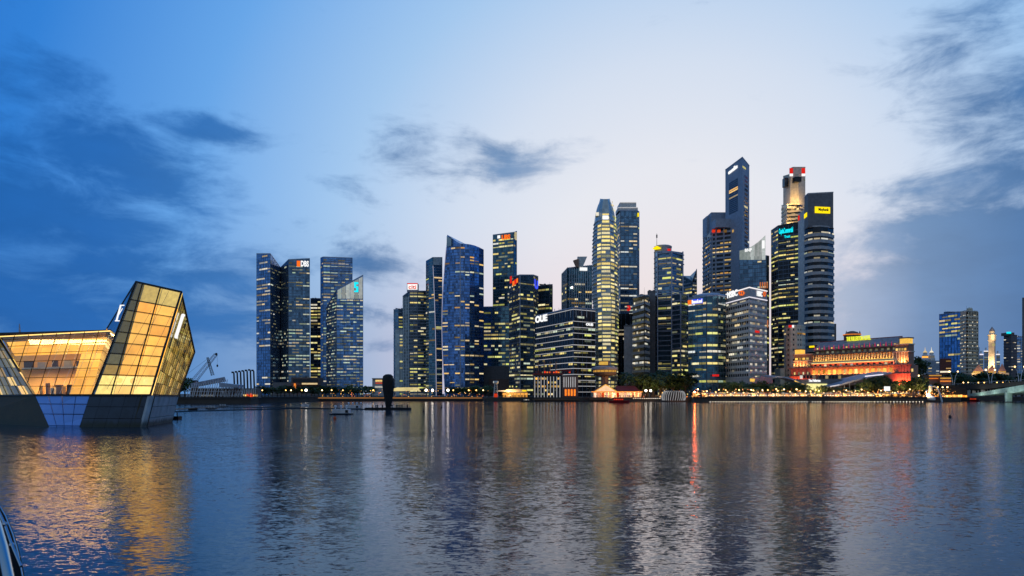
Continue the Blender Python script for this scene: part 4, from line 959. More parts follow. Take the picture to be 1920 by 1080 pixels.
for i in range(31):
    t = tl+(tr-tl)*i/30; wbox('column', t-.35, t+.35, 32.9, 38.2, -2.0, .7, 'stone_cream')
for i in range(30):
    t = tl+(tr-tl)*(i+.5)/30; wbox('gallery_window', t-.6, t+.6, 35.2, 37.2, -4.35, .1, 'win_yellow')
wbox('gallery_light', tl, tr, 33.0, 33.5, -1.6, .4, 'glow_gold'); wbox('gallery_light', tl, tr, 31.0, 31.6, .5, .4, 'win_yellow')
q0 = Wa+Wu*tl-Wn*2.7; q1 = Wa+Wu*tr-Wn*2.7; m = MB()
R0, R1 = [Vector((p.x, p.y, 43)) for p in (q0, q1)]; T0, T1 = R0-Vector((Wn.x, Wn.y, 0))*8+Vector((0, 0, 7.2)), R1-Vector((Wn.x, Wn.y, 0))*8+Vector((0, 0, 7.2))
U0, U1 = T0-Vector((Wn.x, Wn.y, 0))*10-Vector((0, 0, 7)), T1-Vector((Wn.x, Wn.y, 0))*10-Vector((0, 0, 7))
m.add([R0, R1, T1, T0, U0, U1], [(0, 1, 2, 3), (3, 2, 5, 4), (0, 3, 4), (1, 5, 2)]); m.build('roof', 'roof_grey', hW)
m = MB(); m.bar(T0, T1, .4); m.build('roof_ridge', 'roof_red', hW)
for i in range(16):
    f = (i+.3)/16; p = R0.lerp(R1, f); qn = Vector((Wn.x, Wn.y, 0)); m = MB(); m.bar(p+qn*.5, p+qn*.5+Vector((0, 0, 3.4)), .42, 4, .1); m.build('fin_light', 'glow_magenta', hW)
    p2 = R0.lerp(R1, (i+.8)/16); m = MB(); m.cbox((p2.x, p2.y, 43.1), Wu, 2.2, 2.5, 1.9); d_ = m.build('dormer', 'roof_grey', hW)
    m = MB(); pf = p2+qn*.08; m.cbox((pf.x, pf.y, 43.4), Wu, 1.5, .06, 1.2); m.build('dormer_window', 'win_dim' if i % 3 else 'win_warm', d_)
for (a, b, hgt) in ((wt(1489), wt(1520), 39.5), (wt(1677), wt(1703), 43)):
    wbox('corner_tower', a, b, 27.4, hgt, -.2, 7, 'stone_red'); wbox('tower_cornice', a-.6, b+.6, hgt-5.6, hgt-4.9, .5, 8, 'stone_cream'); wbox('tower_cornice', a-.6, b+.6, hgt, hgt+.7, .5, 8, 'stone_cream')
    c_ = (a+b)/2
    for (d0, d1) in ((a+.5, a+6),) if hgt < 41 else ((b-7, b-.5),):
        wbox('lantern', d0, d1, hgt+.7, hgt+4.6, -.5, 6, 'glow_gold'); wbox('lantern_roof', d0-.6, d1+.6, hgt+4.6, hgt+5.5, 0, 7.2, 'stone_red')
    for k in range(5):
        t = a+(b-a)*(k+.5)/5; wbox('window', t-.7, t+.7, 29.5, 31.2, -.05, .1, 'win_warm'); wbox('pilaster', t-2, t-1.4, 27.6, hgt-5.6, .15, .4, 'stone_cream')
    [wbox('tower_light', a+1+q*(b-a-2)/4, a+1+(q+.7)*(b-a-2)/4, hgt-4.4, hgt-2.6, -.1, .15, 'win_amber') for q in range(4)]
for (a, b) in ((0, tl-4), (tr+4, WL)):
    n_ = 4
    for k in range(n_):
        t = a+(b-a)*(k+.5)/n_; wbox('pilaster', t-1.0, t+1.0, LZ, 27.4, .5, .6, 'stone_red'); f = wbox('window', t+1.6, t+3.0, 22.4, 24.6, .1, .1, 'win_warm')
cu = at(1597.5, 632, 606); m = MB(); m.lathe((cu.x, cu.y, 49), [(6.4, 0), (6.4, 5), (7.0, 5.2), (7.0, 6), (5.5, 6.4), (4.5, 8), (1.5, 9)], 10); m.build('cupola', 'stone_brown', hW)
m = MB(); m.lathe((cu.x, cu.y, 54.6), [(7.15, 0), (7.15, .7)], 10); m.build('cupola_light', 'glow_orange', hW)
for dx in (-5.5, 5.5): m = MB(); m.lathe((cu.x+dx, cu.y-2, 54.8), [(1.1, 0), (.9, 1.2), (.05, 3.4)], 6); m.build('cupola_finial', 'roof_grey', hW)
sg0, sg1 = wpt(1574), wpt(1619)
sign_text('THE FULLERTON HOTEL', hW, (sg0.x-Wn.x*9+0, sg0.y-Wn.y*9, 49.2), (sg1.x-Wn.x*9, sg1.y-Wn.y*9, 49.2), 3.6, 'sign_lime', bold=.02)
m = MB(); p = wpt(1516); m.cbox((p.x-Wn.x*4, p.y-Wn.y*4, 45.5), Wu, 5, .4, 1.6); m.build('roof_sign', 'sign_yellow', hW)
def strip_lamp(name, t0, t1, z, out, power, col, root, up=True, wdt=.5):
    L = bpy.data.lights.new(name, 'AREA'); L.shape = 'RECTANGLE'; L.size = t1-t0; L.size_y = wdt; L.spread = R(100); L.energy = power; L.color = col
    o = bpy.data.objects.new(name, L); C.objects.link(o); o.parent = root
    c = Wa+Wu*(t0+t1)/2+Wn*out; x = Vector((Wu.x, Wu.y, 0)); aim = Vector((-Wn.x, -Wn.y, 0))*.55+Vector((0, 0, .85 if up else -.85)); aim.normalize(); zax = -aim; yv = zax.cross(x).normalized()
    M = Matrix((x, yv, zax)).transposed().to_4x4(); M.translation = Vector((c.x, c.y, z))-Vector(root['base']); o.matrix_local = M
strip_lamp('wall_washer', 0, tl-2, LZ+8, 3.5, 5000, (1, .13, .05), hW); strip_lamp('wall_washer', tr+2, WL, LZ+8, 3.5, 6000, (1, .13, .05), hW)
strip_lamp('wall_washer', tl, tr, 21.6, 1.9, 7000, (1, .30, .06), hW); strip_lamp('wall_washer', tl, tr, 28.6, 1.0, 3200, (1, .12, .04), hW)
strip_lamp('wall_washer', tl, tr, 33.2, -1.4, 4600, (1, .42, .07), hW); strip_lamp('wall_washer', 2, tl-5, 28.8, 2.2, 1300, (1, .45, .14), hW); strip_lamp('wall_washer', tr+5, WL-2, 28.8, 2.2, 1300, (1, .45, .14), hW)
# ------------------------------------------------------------------ waterfront pavilion with wave roofs
one = thing('waterfront_pavilion', 'low glazed restaurant building under curved wave roofs before the grand hotel', 'building', (PX(1570, 530), 530, LZ))
box_part(one, 'terrace_wall', 1497, 1580, 711, 741, 533, 12, 'concrete_dark'); box_part(one, 'lit_glazing', 1513, 1551, 719.5, 731, 532, .6, 'win_yellow'); box_part(one, 'rear_wall', 1580, 1672, 722, 741, 534, 10, 'wall_dark')
wall_sign('The Fullerton', one, [(1490, 531), (1560, 531)], 0, 1516, 1538, 711, 716, 'sign_white', bold=.03, out=.2)
for i in range(13):
    if i in (5,): continue
    box_part(one, 'terrace_pane', 1500+i*6, 1505+i*6, 704, 710, 534, .3, 'win_pale' if i % 4 == 0 else 'glass_black')
def wave_roof(pts, depth, th, mt):
    m = MB(); k = len(pts); vs = []
    for (px, py, Y) in pts:
        a = at(px, py, Y); vs += [a, a+Vector((0, depth, 1.2)), a+Vector((0, 0, -th)), a+Vector((0, depth, 1.2-th))]
    fs = []
    for i in range(k-1):
        b, c = i*4, i*4+4; fs += [(b, c, c+1, b+1), (b+2, b+3, c+3, c+2), (b, b+2, c+2, c), (b+1, c+1, c+3, b+3)]
    fs += [(0, 1, 3, 2), (4*k-4, 4*k-2, 4*k-1, 4*k-3)]; m.add(vs, fs); return m.build('wave_roof', mt, one, smooth=False)
wave_roof([(1452, 706, 522), (1460, 705, 521), (1475, 706.5, 520), (1490, 711, 520), (1502, 717, 520), (1514, 721.5, 521)], 22, 1.1, 'metal_frame')
wave_roof([(1553, 724.5, 521), (1575, 720.5, 520), (1600, 713, 520), (1625, 706.5, 520), (1650, 701.5, 520), (1672, 698, 521)], 22, 1.1, 'metal_frame')
m = MB(); m.bar(at(1622, 705.5, 519), at(1656, 702, 519), .5); m.build('roof_edge_light', 'led_white', one); m = MB(); m.bar(at(1556, 724.5, 519), at(1574, 721.5, 519), .3); m.build('roof_edge_light', 'led_white', one)
m = MB(); m.tube([at(1490, 714, 519), at(1502, 719.5, 519), at(1512, 722.5, 519)], .35, 5); m.build('roof_edge_light', 'glow_gold', one)
for px in (1583, 1593, 1603, 1613, 1640, 1655): m = MB(); m.bar(at(px, 741, 524), at(px, 718 if px < 1620 else 708, 524), .3, 6); m.build('roof_post', 'metal_frame', one)
# ------------------------------------------------------------------ quayside buildings in the middle
fb_ = thing('quay_hotel', 'low glass hotel with upright white lit fins and red rooftop', 'hotel', (PX(1040, 556), 556, LZ))
rFb = [(1001, 562), (1054, 554)]
box_part(fb_, 'wall', 1001, 1054, 702, 748, 558, 24, 'glass_black'); box_part(fb_, 'side_wing', 1054, 1084, 704, 748, 556, 20, 'stone_brown')
for i in range(9): px = 1003+i*5.9; box_part(fb_, 'fin', px-.7, px+.3, 706, 745, 556.5, 1.2, 'led_line')
for i in range(8):
    for j in range(5):
        if random.random() < .62: box_part(fb_, 'window', 1004+i*5.9, 1004+i*5.9+random.choice((1.8, 3, 3.6)), 708+j*7.3, 711.6+j*7.3, 557.4, .4, random.choice(('win_warm', 'win_amber', 'win_dim')))
for i in range(6): px = 1057.5+i*4.2; box_part(fb_, 'fin', px-.6, px+.6, 707, 726, 554.8, 1, 'led_line')
box_part(fb_, 'lit_opening', 1058, 1081, 730, 742, 555.4, .6, 'glow_orange')
for i in range(5): box_part(fb_, 'column', 1057+i*5.6, 1059+i*5.6, 729, 748, 554.6, 1, 'stone_brown')
box_part(fb_, 'roof_slab', 1000, 1056, 700, 702.5, 557, 26, 'roof_red'); [box_part(fb_, 'rooftop_parasol', 1004+k*4.2, 1004+k*4.2+random.uniform(1.6, 3.2), 696.5+random.uniform(-1, .6), 699.2, 560+random.uniform(0, 4), 3, random.choice(('glow_red', 'roof_red', 'roof_red', 'win_dim', 'glow_orange'))) for k in range(16)]; box_part(fb_, 'rooftop_canopy', 1046, 1072, 693, 694.6, 558, 12, 'roof_red')
box_part(fb_, 'deck', 999, 1086, 747.6, 750.4, 551, 4, 'timber')
ct = thing('lookout_tower', 'mushroom shaped lookout tower with a glowing round gallery on a stem', 'tower', (PX(1134, 575), 575, LZ))
cc = (PX(1134, 575), 575, 0); zf = lambda py: PZ(py, 575)
m = MB(); m.lathe(cc, [(3.0, LZ), (3.0, zf(704))], 8); m.build('stem', 'stone_red', ct)
m = MB(); m.lathe(cc, [(3, zf(706)), (8.4, zf(703.5)), (9.4, zf(700)), (9.4, zf(698))], 18); m.build('gallery_base', 'stone_brown', ct)
m = MB(); m.lathe(cc, [(9.0, zf(698)), (9.0, zf(694.5))], 18); m.build('gallery_glazing', 'win_amber', ct)
for k in range(18):
    t = 2*math.pi*k/18; m = MB(); m.bar((cc[0]+9.1*math.cos(t), cc[1]+9.1*math.sin(t), zf(698.5)), (cc[0]+9.1*math.cos(t), cc[1]+9.1*math.sin(t), zf(694)), .22); m.build('gallery_post', 'stone_brown', ct)
m = MB(); m.lathe(cc, [(9.4, zf(694.5)), (10.4, zf(693)), (10.2, zf(689)), (6, zf(686.5))], 18); m.build('gallery_roof', 'roof_grey', ct)
m = MB(); m.lathe(cc, [(4.0, zf(687)), (4.0, zf(677)), (3.6, zf(676.4))], 4); m.build('lift_house', 'stone_red', ct)
box_part(ct, 'lift_light', 1123.5, 1140, 678, 684, 570.5, .3, 'glow_gold')
pr = thing('pier_hall', 'long red roofed pier hall with a bright golden gable facing the water', 'hall', (PX(1155, 560), 560, LZ))
gz = lambda px, py: at(px, py, 553)
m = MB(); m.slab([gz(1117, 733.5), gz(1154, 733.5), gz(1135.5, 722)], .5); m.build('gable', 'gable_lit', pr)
m = MB(); a, b, c_ = at(1115, 734, 552), at(1135.5, 721, 552), at(1156, 734, 552); a2, b2, c2 = [p+Vector((0, 22, 0)) for p in (a, b, c_)]
e1, e2 = at(1200, 734, 556), at(1190, 723.5, 566)
m.add([a, b, a2, b2, at(1154, 723.5, 566), e2, at(1154, 733.5, 555), e1, at(1204, 734, 590)], [(0, 1, 3, 2), (1, 4, 3), (6, 7, 5, 4), (7, 8, 5)]); m.build('roof', 'roof_red', pr)
for (p0, p1) in ((a, b), (b, c_)): m = MB(); m.bar(p0+Vector((0, -.3, 0)), p1+Vector((0, -.3, 0)), .45); m.build('gable_edge', 'win_amber', pr)
box_part(pr, 'wall', 1112, 1203, 735, 749, 562, 16, 'stone_cream')
for i in range(13): px = 1113+i*7; box_part(pr, 'arch_opening', px+1, px+5.4, 736.5, 745, 560, 1.4, 'arch_pink' if i not in (2, 6) else 'glow_red'); box_part(pr, 'column', px-.8, px+.8, 734.5, 748, 555, 1.2, 'stone_cream')
box_part(pr, 'eave_light', 1109, 1205, 734.0, 735.3, 553.5, .6, 'glow_orange'); box_part(pr, 'deck', 1106, 1207, 746.5, 750.5, 548, 6, 'timber')
bc = thing('signal_mast', 'white lattice beacon tower with red lit foot on the quay', 'beacon', (PX(929.5, 568), 568, LZ))
for dx in (-1.6, 1.6):
    for dy in (-1.2, 1.2): m = MB(); m.bar((PX(929.5, 568)+dx, 569+dy, LZ), (PX(929.5, 568)+dx*.5, 569+dy*.5, PZ(719, 568)), .28); m.build('leg', 'white_paint', bc)
m = MB()
for i in range(6):
    z = LZ+1.5+i*1.6; f = 1-i*.08; m.bar((PX(929.5, 568)-1.6*f, 567.8, z), (PX(929.5, 568)+1.6*f, 567.8, z+1.4), .12); m.bar((PX(929.5, 568)+1.6*f, 567.8, z), (PX(929.5, 568)-1.6*f, 567.8, z+1.4), .12)
m.build('bracing', 'white_paint', bc, kind='stuff'); m = MB(); m.lathe((PX(929.5, 568), 569, PZ(720, 568)), [(1.4, 0), (2.2, .8), (2.2, 2.2), (1.4, 2.4)], 8); m.build('platform', 'white_paint', bc)
for k in range(5): m = MB(); m.bar((PX(925.5+k*2, 568), 567.5, PZ(718, 568)), (PX(925.5+k*2, 568), 567.5, PZ(715, 568)), .25, 6); m.build('lantern', 'win_pale', bc)
box_part(bc, 'foot_light', 926.5, 932.5, 738, 746, 566.6, .5, 'glow_red')
rs_ = thing('quay_restaurant', 'low open fronted restaurant with lit yellow fascia left of the finned hotel', 'restaurant', (PX(965, 575), 575, LZ))
box_part(rs_, 'fascia', 949, 988, 730, 735.5, 574, 14, 'stone_cream'); box_part(rs_, 'fascia_light', 979, 987, 731.5, 733.8, 573.4, .4, 'sign_yellow'); box_part(rs_, 'lit_front', 942, 990, 736.5, 744.5, 576, .6, 'cafe_glow'); box_part(rs_, 'awning', 930, 949, 732, 734, 573, 8, 'white_paint')
for i in range(8): px = 942+i*6.8; box_part(rs_, 'post', px-.4, px+.4, 735.5, 746, 573.8, .6, 'stone_brown')
box_part(rs_, 'terrace', 908, 992, 746.5, 749.5, 568, 8, 'timber')
dm = thing('striped_dome', 'squat round pavilion of black and white upright ribs at the water', 'pavilion', (PX(1263, 536), 536, 0))
cd = (PX(1263, 538), 538, 0); prof = [(8.0, 1.0), (8.6, 3), (8.4, 5.2), (7.6, 7), (6.4, 7.8)]
m = MB(); m.lathe(cd, [(r-.5, z) for r, z in prof], 28); m.build('shell', 'soot', dm)
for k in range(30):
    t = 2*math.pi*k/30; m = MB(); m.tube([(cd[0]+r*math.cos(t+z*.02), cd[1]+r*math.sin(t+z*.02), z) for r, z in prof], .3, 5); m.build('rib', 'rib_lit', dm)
m = MB(); m.lathe(cd, [(9.5, -1), (9.5, 1.0)], 28); m.build('base', 'wall_dark', dm)
sm = thing('low_office', 'small pale low building with red and white lit storeys behind the dark float', 'building', (PX(709, 760), 760, LZ))
box_part(sm, 'wall', 698, 734, 710, 741, 760, 20, 'concrete_grey'); box_part(sm, 'lit_storey', 704, 724, 712.5, 715.5, 759.5, .4, 'win_warm'); box_part(sm, 'lit_storey', 704, 724, 717.5, 719, 759.5, .4, 'glow_red'); box_part(sm, 'lit_storey', 703, 724, 724, 727, 759.5, .4, 'win_pale'); box_part(sm, 'roof', 697, 735, 708.8, 710, 758, 24, 'concrete_pale')
cnp = thing('lit_canopy', 'long cream glowing canopy roof at the foot of the striped slab towers', 'canopy', (PX(762, 640), 640, LZ))
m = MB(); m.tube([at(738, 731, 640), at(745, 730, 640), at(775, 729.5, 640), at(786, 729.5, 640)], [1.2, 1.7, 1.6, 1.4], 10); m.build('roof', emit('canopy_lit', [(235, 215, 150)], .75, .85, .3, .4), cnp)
for px in (742, 754, 766, 778): m = MB(); m.bar(at(px, 741, 640), at(px, 731, 640), .25, 6); m.build('post', 'metal_frame', cnp)
# ------------------------------------------------------------------ city to the north
rX = [(1761, 1000), (1807, 960)]
tX1 = tower('broad blue glass office block with scattered yellow lit floors', rX, [590, 585], [Yw(.55, bay=3.4, run=3, tint='win_yellow', h=.5)], 'glass_blue', fh=5.2, name='office_block', cat='building', band=(.1, .2), band_mat='glass_deep')
rY = [(1801, 955), (1812, 935), (1833, 945)]
tY = tower('pale concrete apartment tower with a grid of small balconies', rY, [585, 583, 584], [Yw(.35, bay=3, run=.1, h=.4, tint='win_pale'), Yw(.3, bay=3, run=.1, h=.4, tint='win_pale')], 'glass_black', fh=4.4, name='apartment_tower', band=(.45, .9), band_mat='stone_cream', band_own=True, roof='stone_cream', pier_mat=MATS['stone_cream'])
for j, n_ in ((0, 4), (1, 7)):
    for i in range(n_+1):
        px = rY[j][0]+(rY[j+1][0]-rY[j][0])*i/n_; y = plane_y(rY, j, px) if 0 < i < n_ else rY[j+(i > 0)][1]; m = MB(); m.cbox((PX(px, y), y-1.2, LZ), (1, 0), .9, 1, PZ(585, y)-LZ); m.build('pier', 'stone_cream', tY)
m = MB(); m.lathe((PX(1818, 950), 950, PZ(585, 950)), [(3.5, 0), (3.5, 4), (2.6, 5.2), (.5, 6)], 10); m.build('roof_turret', 'stone_cream', tY)
ck = thing('clock_tower', 'slender floodlit stone clock tower with a dark pointed cap', 'clock tower', (PX(1860, 800), 800, LZ))
Y = 800; kc = (PX(1860, Y), Y, 0)
m = MB(); w1, w2 = 4.6, 3.9; z = lambda py: PZ(py, Y)
m.lathe(kc, [(w1, LZ), (w1, z(690)), (w2, z(685)), (w2, z(640)), (w2+.6, z(639.5)), (w2+.6, z(638))], 4); m.build('shaft', 'stone_cream', ck)
m = MB(); m.lathe(kc, [(3.9, z(638)), (3.7, z(630)), (4.3, z(629)), (4.3, z(627.5)), (2.9, z(626)), (2.7, z(621))], 8); m.build('belfry', 'stone_cream', ck)
m = MB(); m.lathe(kc, [(2.9, z(621)), (2.2, z(618)), (.1, z(612.5))], 8); m.build('cap', 'roof_grey', ck)
m = MB(); m.cbox((kc[0], kc[1]-3.2, z(649)), (1, 0), 2.2, .3, 2.6); m.build('clock_face', 'win_yellow', ck)
for (px, py) in ((1857, 686), (1864, 686), (1856, 634), (1864, 634)):
    L = bpy.data.lights.new('floodlight', 'AREA'); L.shape = 'DISK'; L.size = 1.6; L.energy = 2200 if py > 650 else 900; L.color = (1, .68, .34)
    lo = bpy.data.objects.new('floodlight', L); C.objects.link(lo); lo.parent = ck; lo.location = at(px, py, Y-9)-Vector(ck['base']); lo.rotation_euler = Vector((0, 1, .9)).to_track_quat('-Z', 'Y').to_euler()
th = thing('gabled_hall', 'pale hall with three lit pyramid roofs below the clock tower', 'hall', (PX(1852, 780), 780, LZ))
box_part(th, 'wall', 1822, 1892, 699, 741, 785, 26, 'stone_cream')
for (a, b, t) in ((1824, 1846, 683), (1852, 1868, 684), (1871, 1887, 681)):
    m = MB(); p = [at(a, 697, 782), at(b, 697, 782), at(b, 697, 800), at(a, 697, 800)]; ap = at((a+b)/2, t, 791)
    for q in p: q.z = PZ(697, 782)
    m.add(p+[ap], [(0, 1, 4), (1, 2, 4), (2, 3, 4), (3, 0, 4)]); m.build('pyramid_roof', 'stone_red', th); box_part(th, 'eave_light', a+1, b-1, 696.6, 698.4, 781, .4, 'glow_gold')
    L = bpy.data.lights.new('roof_lamp', 'AREA'); L.shape = 'DISK'; L.size = 1.6; L.energy = 2500; L.color = (1, .6, .25)
    lo = bpy.data.objects.new('roof_lamp', L); C.objects.link(lo); lo.parent = th; lo.location = at((a+b)/2, 698, 772)-Vector(th['base']); lo.rotation_euler = Vector((0, 1, .5)).to_track_quat('-Z', 'Y').to_euler()
rZ = [(1882, 1020), (1896, 1005), (1907, 1015)]
tZ = tower('brown office tower with a blue lit rooftop box', rZ, [630, 628, 629], [Yw(.12, bay=3, run=.2, tint='win_pale', h=.3), Yw(.12, bay=3, run=.2, tint='win_pale', h=.3)], 'stone_brown', fh=4.2, band=(.4, .35), band_mat='stone_brown', roof='stone_brown')
box_part(tZ, 'roof_box', 1888, 1902, 623.5, 629, 1008, 12, 'stone_brown'); box_part(tZ, 'blue_light', 1888, 1896, 622, 625.5, 1006, 1, 'sign_cyan')
tower('pale blue grey apartment slab behind the brown tower at the picture edge', [(1905, 1200), (1922, 1195)], 632, [Yw(.3, bay=3, run=.4, tint='win_pale', h=.4)], 'glass_blue', fh=4.4, name='apartment_tower', band=(.3, .4), band_mat='concrete_pale')
tower('dark tower cut off by the right picture edge', [(1916.5, 900), (1950, 890)], 556, [Yw(.1, bay=3)], 'concrete_dark', fh=4.4, roof=False)
tower('dark narrow slab just right of the pale apartment tower', [(1832, 1150), (1836.5, 1150)], 651, [None], 'glass_deep', fh=5, roof=False)
for i, (a, b, t) in enumerate(((1836, 1844, 664), (1845, 1853, 658), (1868, 1875, 664))):
    h_ = tower(('far apartment block with glowing white roof line, leftmost of three near the clock tower', 'far apartment block with glowing white roof line, just left of the clock tower', 'far apartment block with glowing white roof line, right of the clock tower')[i], [(a, 1500), (b, 1500)], t, [Yw(.35, bay=4, run=.2, tint='win_dim')], 'concrete_blue', fh=5, name='apartment_block', cat='building', roof=False)
    box_part(h_, 'roof_light', a, b, t-.5, t+1.5, 1498, 1, 'led_white'); box_part(h_, 'roof_mast', (a+b)/2-.6, (a+b)/2+.6, t-6, t, 1500, 3, 'concrete_pale')
for i, px in enumerate((1734.5, 1746.5)):
    sp = thing('spired_tower', ('distant pale tower with lit spire, left one of the pair right of the hotel', 'distant pale tower with lit spire, right one of the pair right of the hotel')[i], 'tower', (PX(px, 1600), 1600, LZ)); z = lambda py: PZ(py, 1600); cc = (PX(px, 1600), 1600, 0)
    m = MB(); m.lathe(cc, [(7.5, LZ), (7.5, z(672)), (6, z(671)), (6, z(666)), (4.2, z(665)), (4.2, z(661))], 8); m.build('shaft', 'concrete_pale', sp)
    m = MB(); m.lathe(cc, [(4.6, z(661)), (3, z(659)), (.8, z(657)), (.2, z(651))], 8); m.build('spire', 'win_pale', sp); m = MB(); m.lathe(cc, [(6.3, z(671.5)), (6.3, z(668))], 8); m.build('lit_ring', 'win_amber' if i == 0 else 'win_pale', sp)
tower('low pale block beside the twin spired towers', [(1726, 1300), (1762, 1290)], 676, [Yw(.3, bay=4, run=.3, tint='win_pale', h=.4)], 'concrete_blue', fh=5, name='office_block', cat='building', roof=False)
tower('dark red brick low block in front of the broad blue office block', [(1762, 900), (1784, 895)], 672, [Yw(.2, bay=3, tint='win_warm')], mat('brick_red', (96, 48, 44)).name, fh=4.5, name='brick_block', cat='building', roof=False)
ml = thing('riverside_house', 'low tiered riverside building with warm lit eaves left of the bridge', 'building', (PX(1762, 640), 640, LZ))
for (a, b, t0, t1, Y) in ((1742, 1766, 702, 741, 640), (1763, 1784, 707, 741, 636)):
    box_part(ml, 'wall', a, b, t0, t1, Y, 16, 'stone_red')
    for k, py in enumerate((t0+1.5, t0+7)): box_part(ml, 'eave_light', a+.5, b-.5, py, py+1.2, Y-1, .6, 'glow_orange' if k else 'glow_gold')
# ------------------------------------------------------------------ road bridge
br = thing('road_bridge', 'long low road bridge with floodlit pale green girder and slanted pier', 'bridge', (PX(1850, 520), 520, 0))
rBr = [(1752, 640), (1990, 430)]
d0, d1 = Vector((PX(1752, 640), 640)), Vector((PX(1990, 430), 430)); bu = (d1-d0).normalized(); bn = Vector((bu.y, -bu.x))
def bat(px, py, out=0): Y = plane_y(rBr, 0, px); return at(px, py, Y)+Vector((bn.x, bn.y, 0))*out
def rib_slab(top, bot, name, material, depth):
    m = MB(); k = len(top); vs = []
    for (pa, ya), (pb, yb) in zip(top, bot):
        for p in (bat(pa, ya), bat(pb, yb)): vs += [p, p-Vector((bn.x, bn.y, 0))*depth]
    fs = []
    for i in range(k-1):
        q, r = i*4, i*4+4; fs += [(q+2, r+2, r, q), (q, r, r+1, q+1), (q+2, q+3, r+3, r+2), (q+1, r+1, r+3, q+3)]
    fs += [(0, 1, 3, 2), (4*k-4, 4*k-2, 4*k-1, 4*k-3)]; m.add(vs, fs); return m.build(name, material, br)
xs = [1796, 1815, 1835, 1855, 1872, 1886, 1900, 1925, 1960]
rib_slab([(x, y) for x, y in zip(xs, (741.4, 739, 736, 732.6, 729.6, 727, 724.6, 720.5, 714))], [(x, y) for x, y in zip(xs, (743, 742.6, 742, 740.4, 737.6, 735.4, 737, 731, 724))], 'arched_girder', 'bridge_paint', 20)
rib_slab([(1750, 724), (1800, 721.6), (1850, 719), (1900, 716), (1960, 711)], [(1750, 731), (1800, 730.5), (1850, 729), (1900, 723.5), (1960, 716)], 'deck', 'wall_dark', 22)
for i in range(30):
    px = 1754+i*6; p = bat(px, 721.6-(px-1800)*.056, .3); m = MB(); m.bar(p, p+Vector((0, 0, 1.3)), .12); m.build('railing_post', 'metal_frame', br)
a_, b_ = bat(1752, 722.0, .3), bat(1958, 709.5, .3); m = MB(); m.bar(a_, b_, .14); m.build('handrail', 'metal_frame', br)
rib_slab([(1883.6, 734), (1889, 733)], [(1884.4, 753), (1888.4, 753)], 'pier', 'bridge_paint', 3)
for px in (1842, 1866, 1895, 1915):
    p = bat(px, 748, 9); L = bpy.data.lights.new('bridge_floodlight', 'AREA'); L.energy = 600; L.color = (.86, 1, .9); L.shape = 'DISK'; L.size = 1.5; L.spread = R(140)
    o = bpy.data.objects.new('bridge_floodlight', L); C.objects.link(o); o.parent = br; o.location = Vector((p.x, p.y, 1.2))-Vector(br['base']); o.rotation_euler = Vector((-bn.x, -bn.y, .7)).to_track_quat('-Z', 'Y').to_euler()
# bank abutment left of the bridge
ab = thing('river_wall', 'dark sloping river wall with lit terrace under the near end of the bridge', 'wall', (PX(1780, 540), 540, 0))
box_part(ab, 'wall', 1752, 1812, 727, 752, 545, 20, 'wall_dark'); [box_part(ab, 'terrace_light', 1775+k*4.4, 1775+k*4.4+3, 740.5+random.uniform(-.5, 1), 744.5, 541, .6, 'cafe_glow') for k in range(9)]; box_part(ab, 'terrace', 1752, 1818, 745.5, 752.5, 540, 4, 'soot')

# ------------------------------------------------------------------ trees
def leaf_material(name, a, b):
    m = bpy.data.materials.new(name); m.use_nodes = True; t = NT(m.node_tree); p = m.node_tree.nodes['Principled BSDF']
    g = t.new('ShaderNodeNewGeometry'); oi = t.new('ShaderNodeObjectInfo')
    r = t.math('FRACT', t.math('ADD', g.outputs['Random Per Island'], oi.outputs['Random']))
    t.put(p.inputs['Base Color'], t.ramp(r, [(0, lin(*a)), (1, lin(*b))])); p.inputs['Roughness'].default_value = .6
    MATS[name] = m; return m
leaf_material('foliage', (40, 62, 30), (78, 104, 48)); leaf_material('foliage_dark', (30, 50, 28), (58, 82, 40))
def crown_mesh(seed, palm=False):
    rd = random.Random(seed); m = MB()
    if palm:
        for k in range(14):
            a = 2*math.pi*k/14+rd.random()*.3; ln = rd.uniform(2.6, 3.6); up = rd.uniform(.2, 1.4)
            pts = [Vector((math.cos(a)*ln*s, math.sin(a)*ln*s, 7.2+up*s*2-3.2*s*s)) for s in (0, .25, .5, .75, 1)]
            side = Vector((-math.sin(a), math.cos(a), 0))
            for i in range(4):
                w0, w1 = .5*(1-i/4)+.12, .5*(1-(i+1)/4)+.06; m.add([pts[i]-side*w0-Vector((0, 0, .25)), pts[i], pts[i+1], pts[i+1]-side*w1-Vector((0, 0, .25))], [(0, 1, 2, 3)]); m.add([pts[i], pts[i]+side*w0-Vector((0, 0, .25)), pts[i+1]+side*w1-Vector((0, 0, .25)), pts[i+1]], [(0, 1, 2, 3)])
        return m
    for k in range(20):
        th_, rr = rd.uniform(0, 2*math.pi), rd.uniform(.1, 1)**.6; zz = rd.uniform(-1, 1)
        c = Vector((math.cos(th_)*rr*3.1*math.sqrt(max(.1, 1-zz*zz*.8)), math.sin(th_)*rr*3.1*math.sqrt(max(.1, 1-zz*zz*.8)), 6.4+zz*2.6)); s = rd.uniform(.8, 1.5)
        for _ in range(34):
            d = Vector((rd.gauss(0, 1), rd.gauss(0, 1), rd.gauss(0, .8))).normalized()*s*rd.uniform(.5, 1.05)
            p = c+d; q = Vector((rd.gauss(0, 1), rd.gauss(0, 1), rd.gauss(0, 1))).normalized(); r_ = q.orthogonal().normalized(); l = rd.uniform(.28, .5)
            m.add([p-q*l, p+r_*l*.6, p+q*l, p-r_*l*.6], [(0, 1, 2, 3)])
    return m
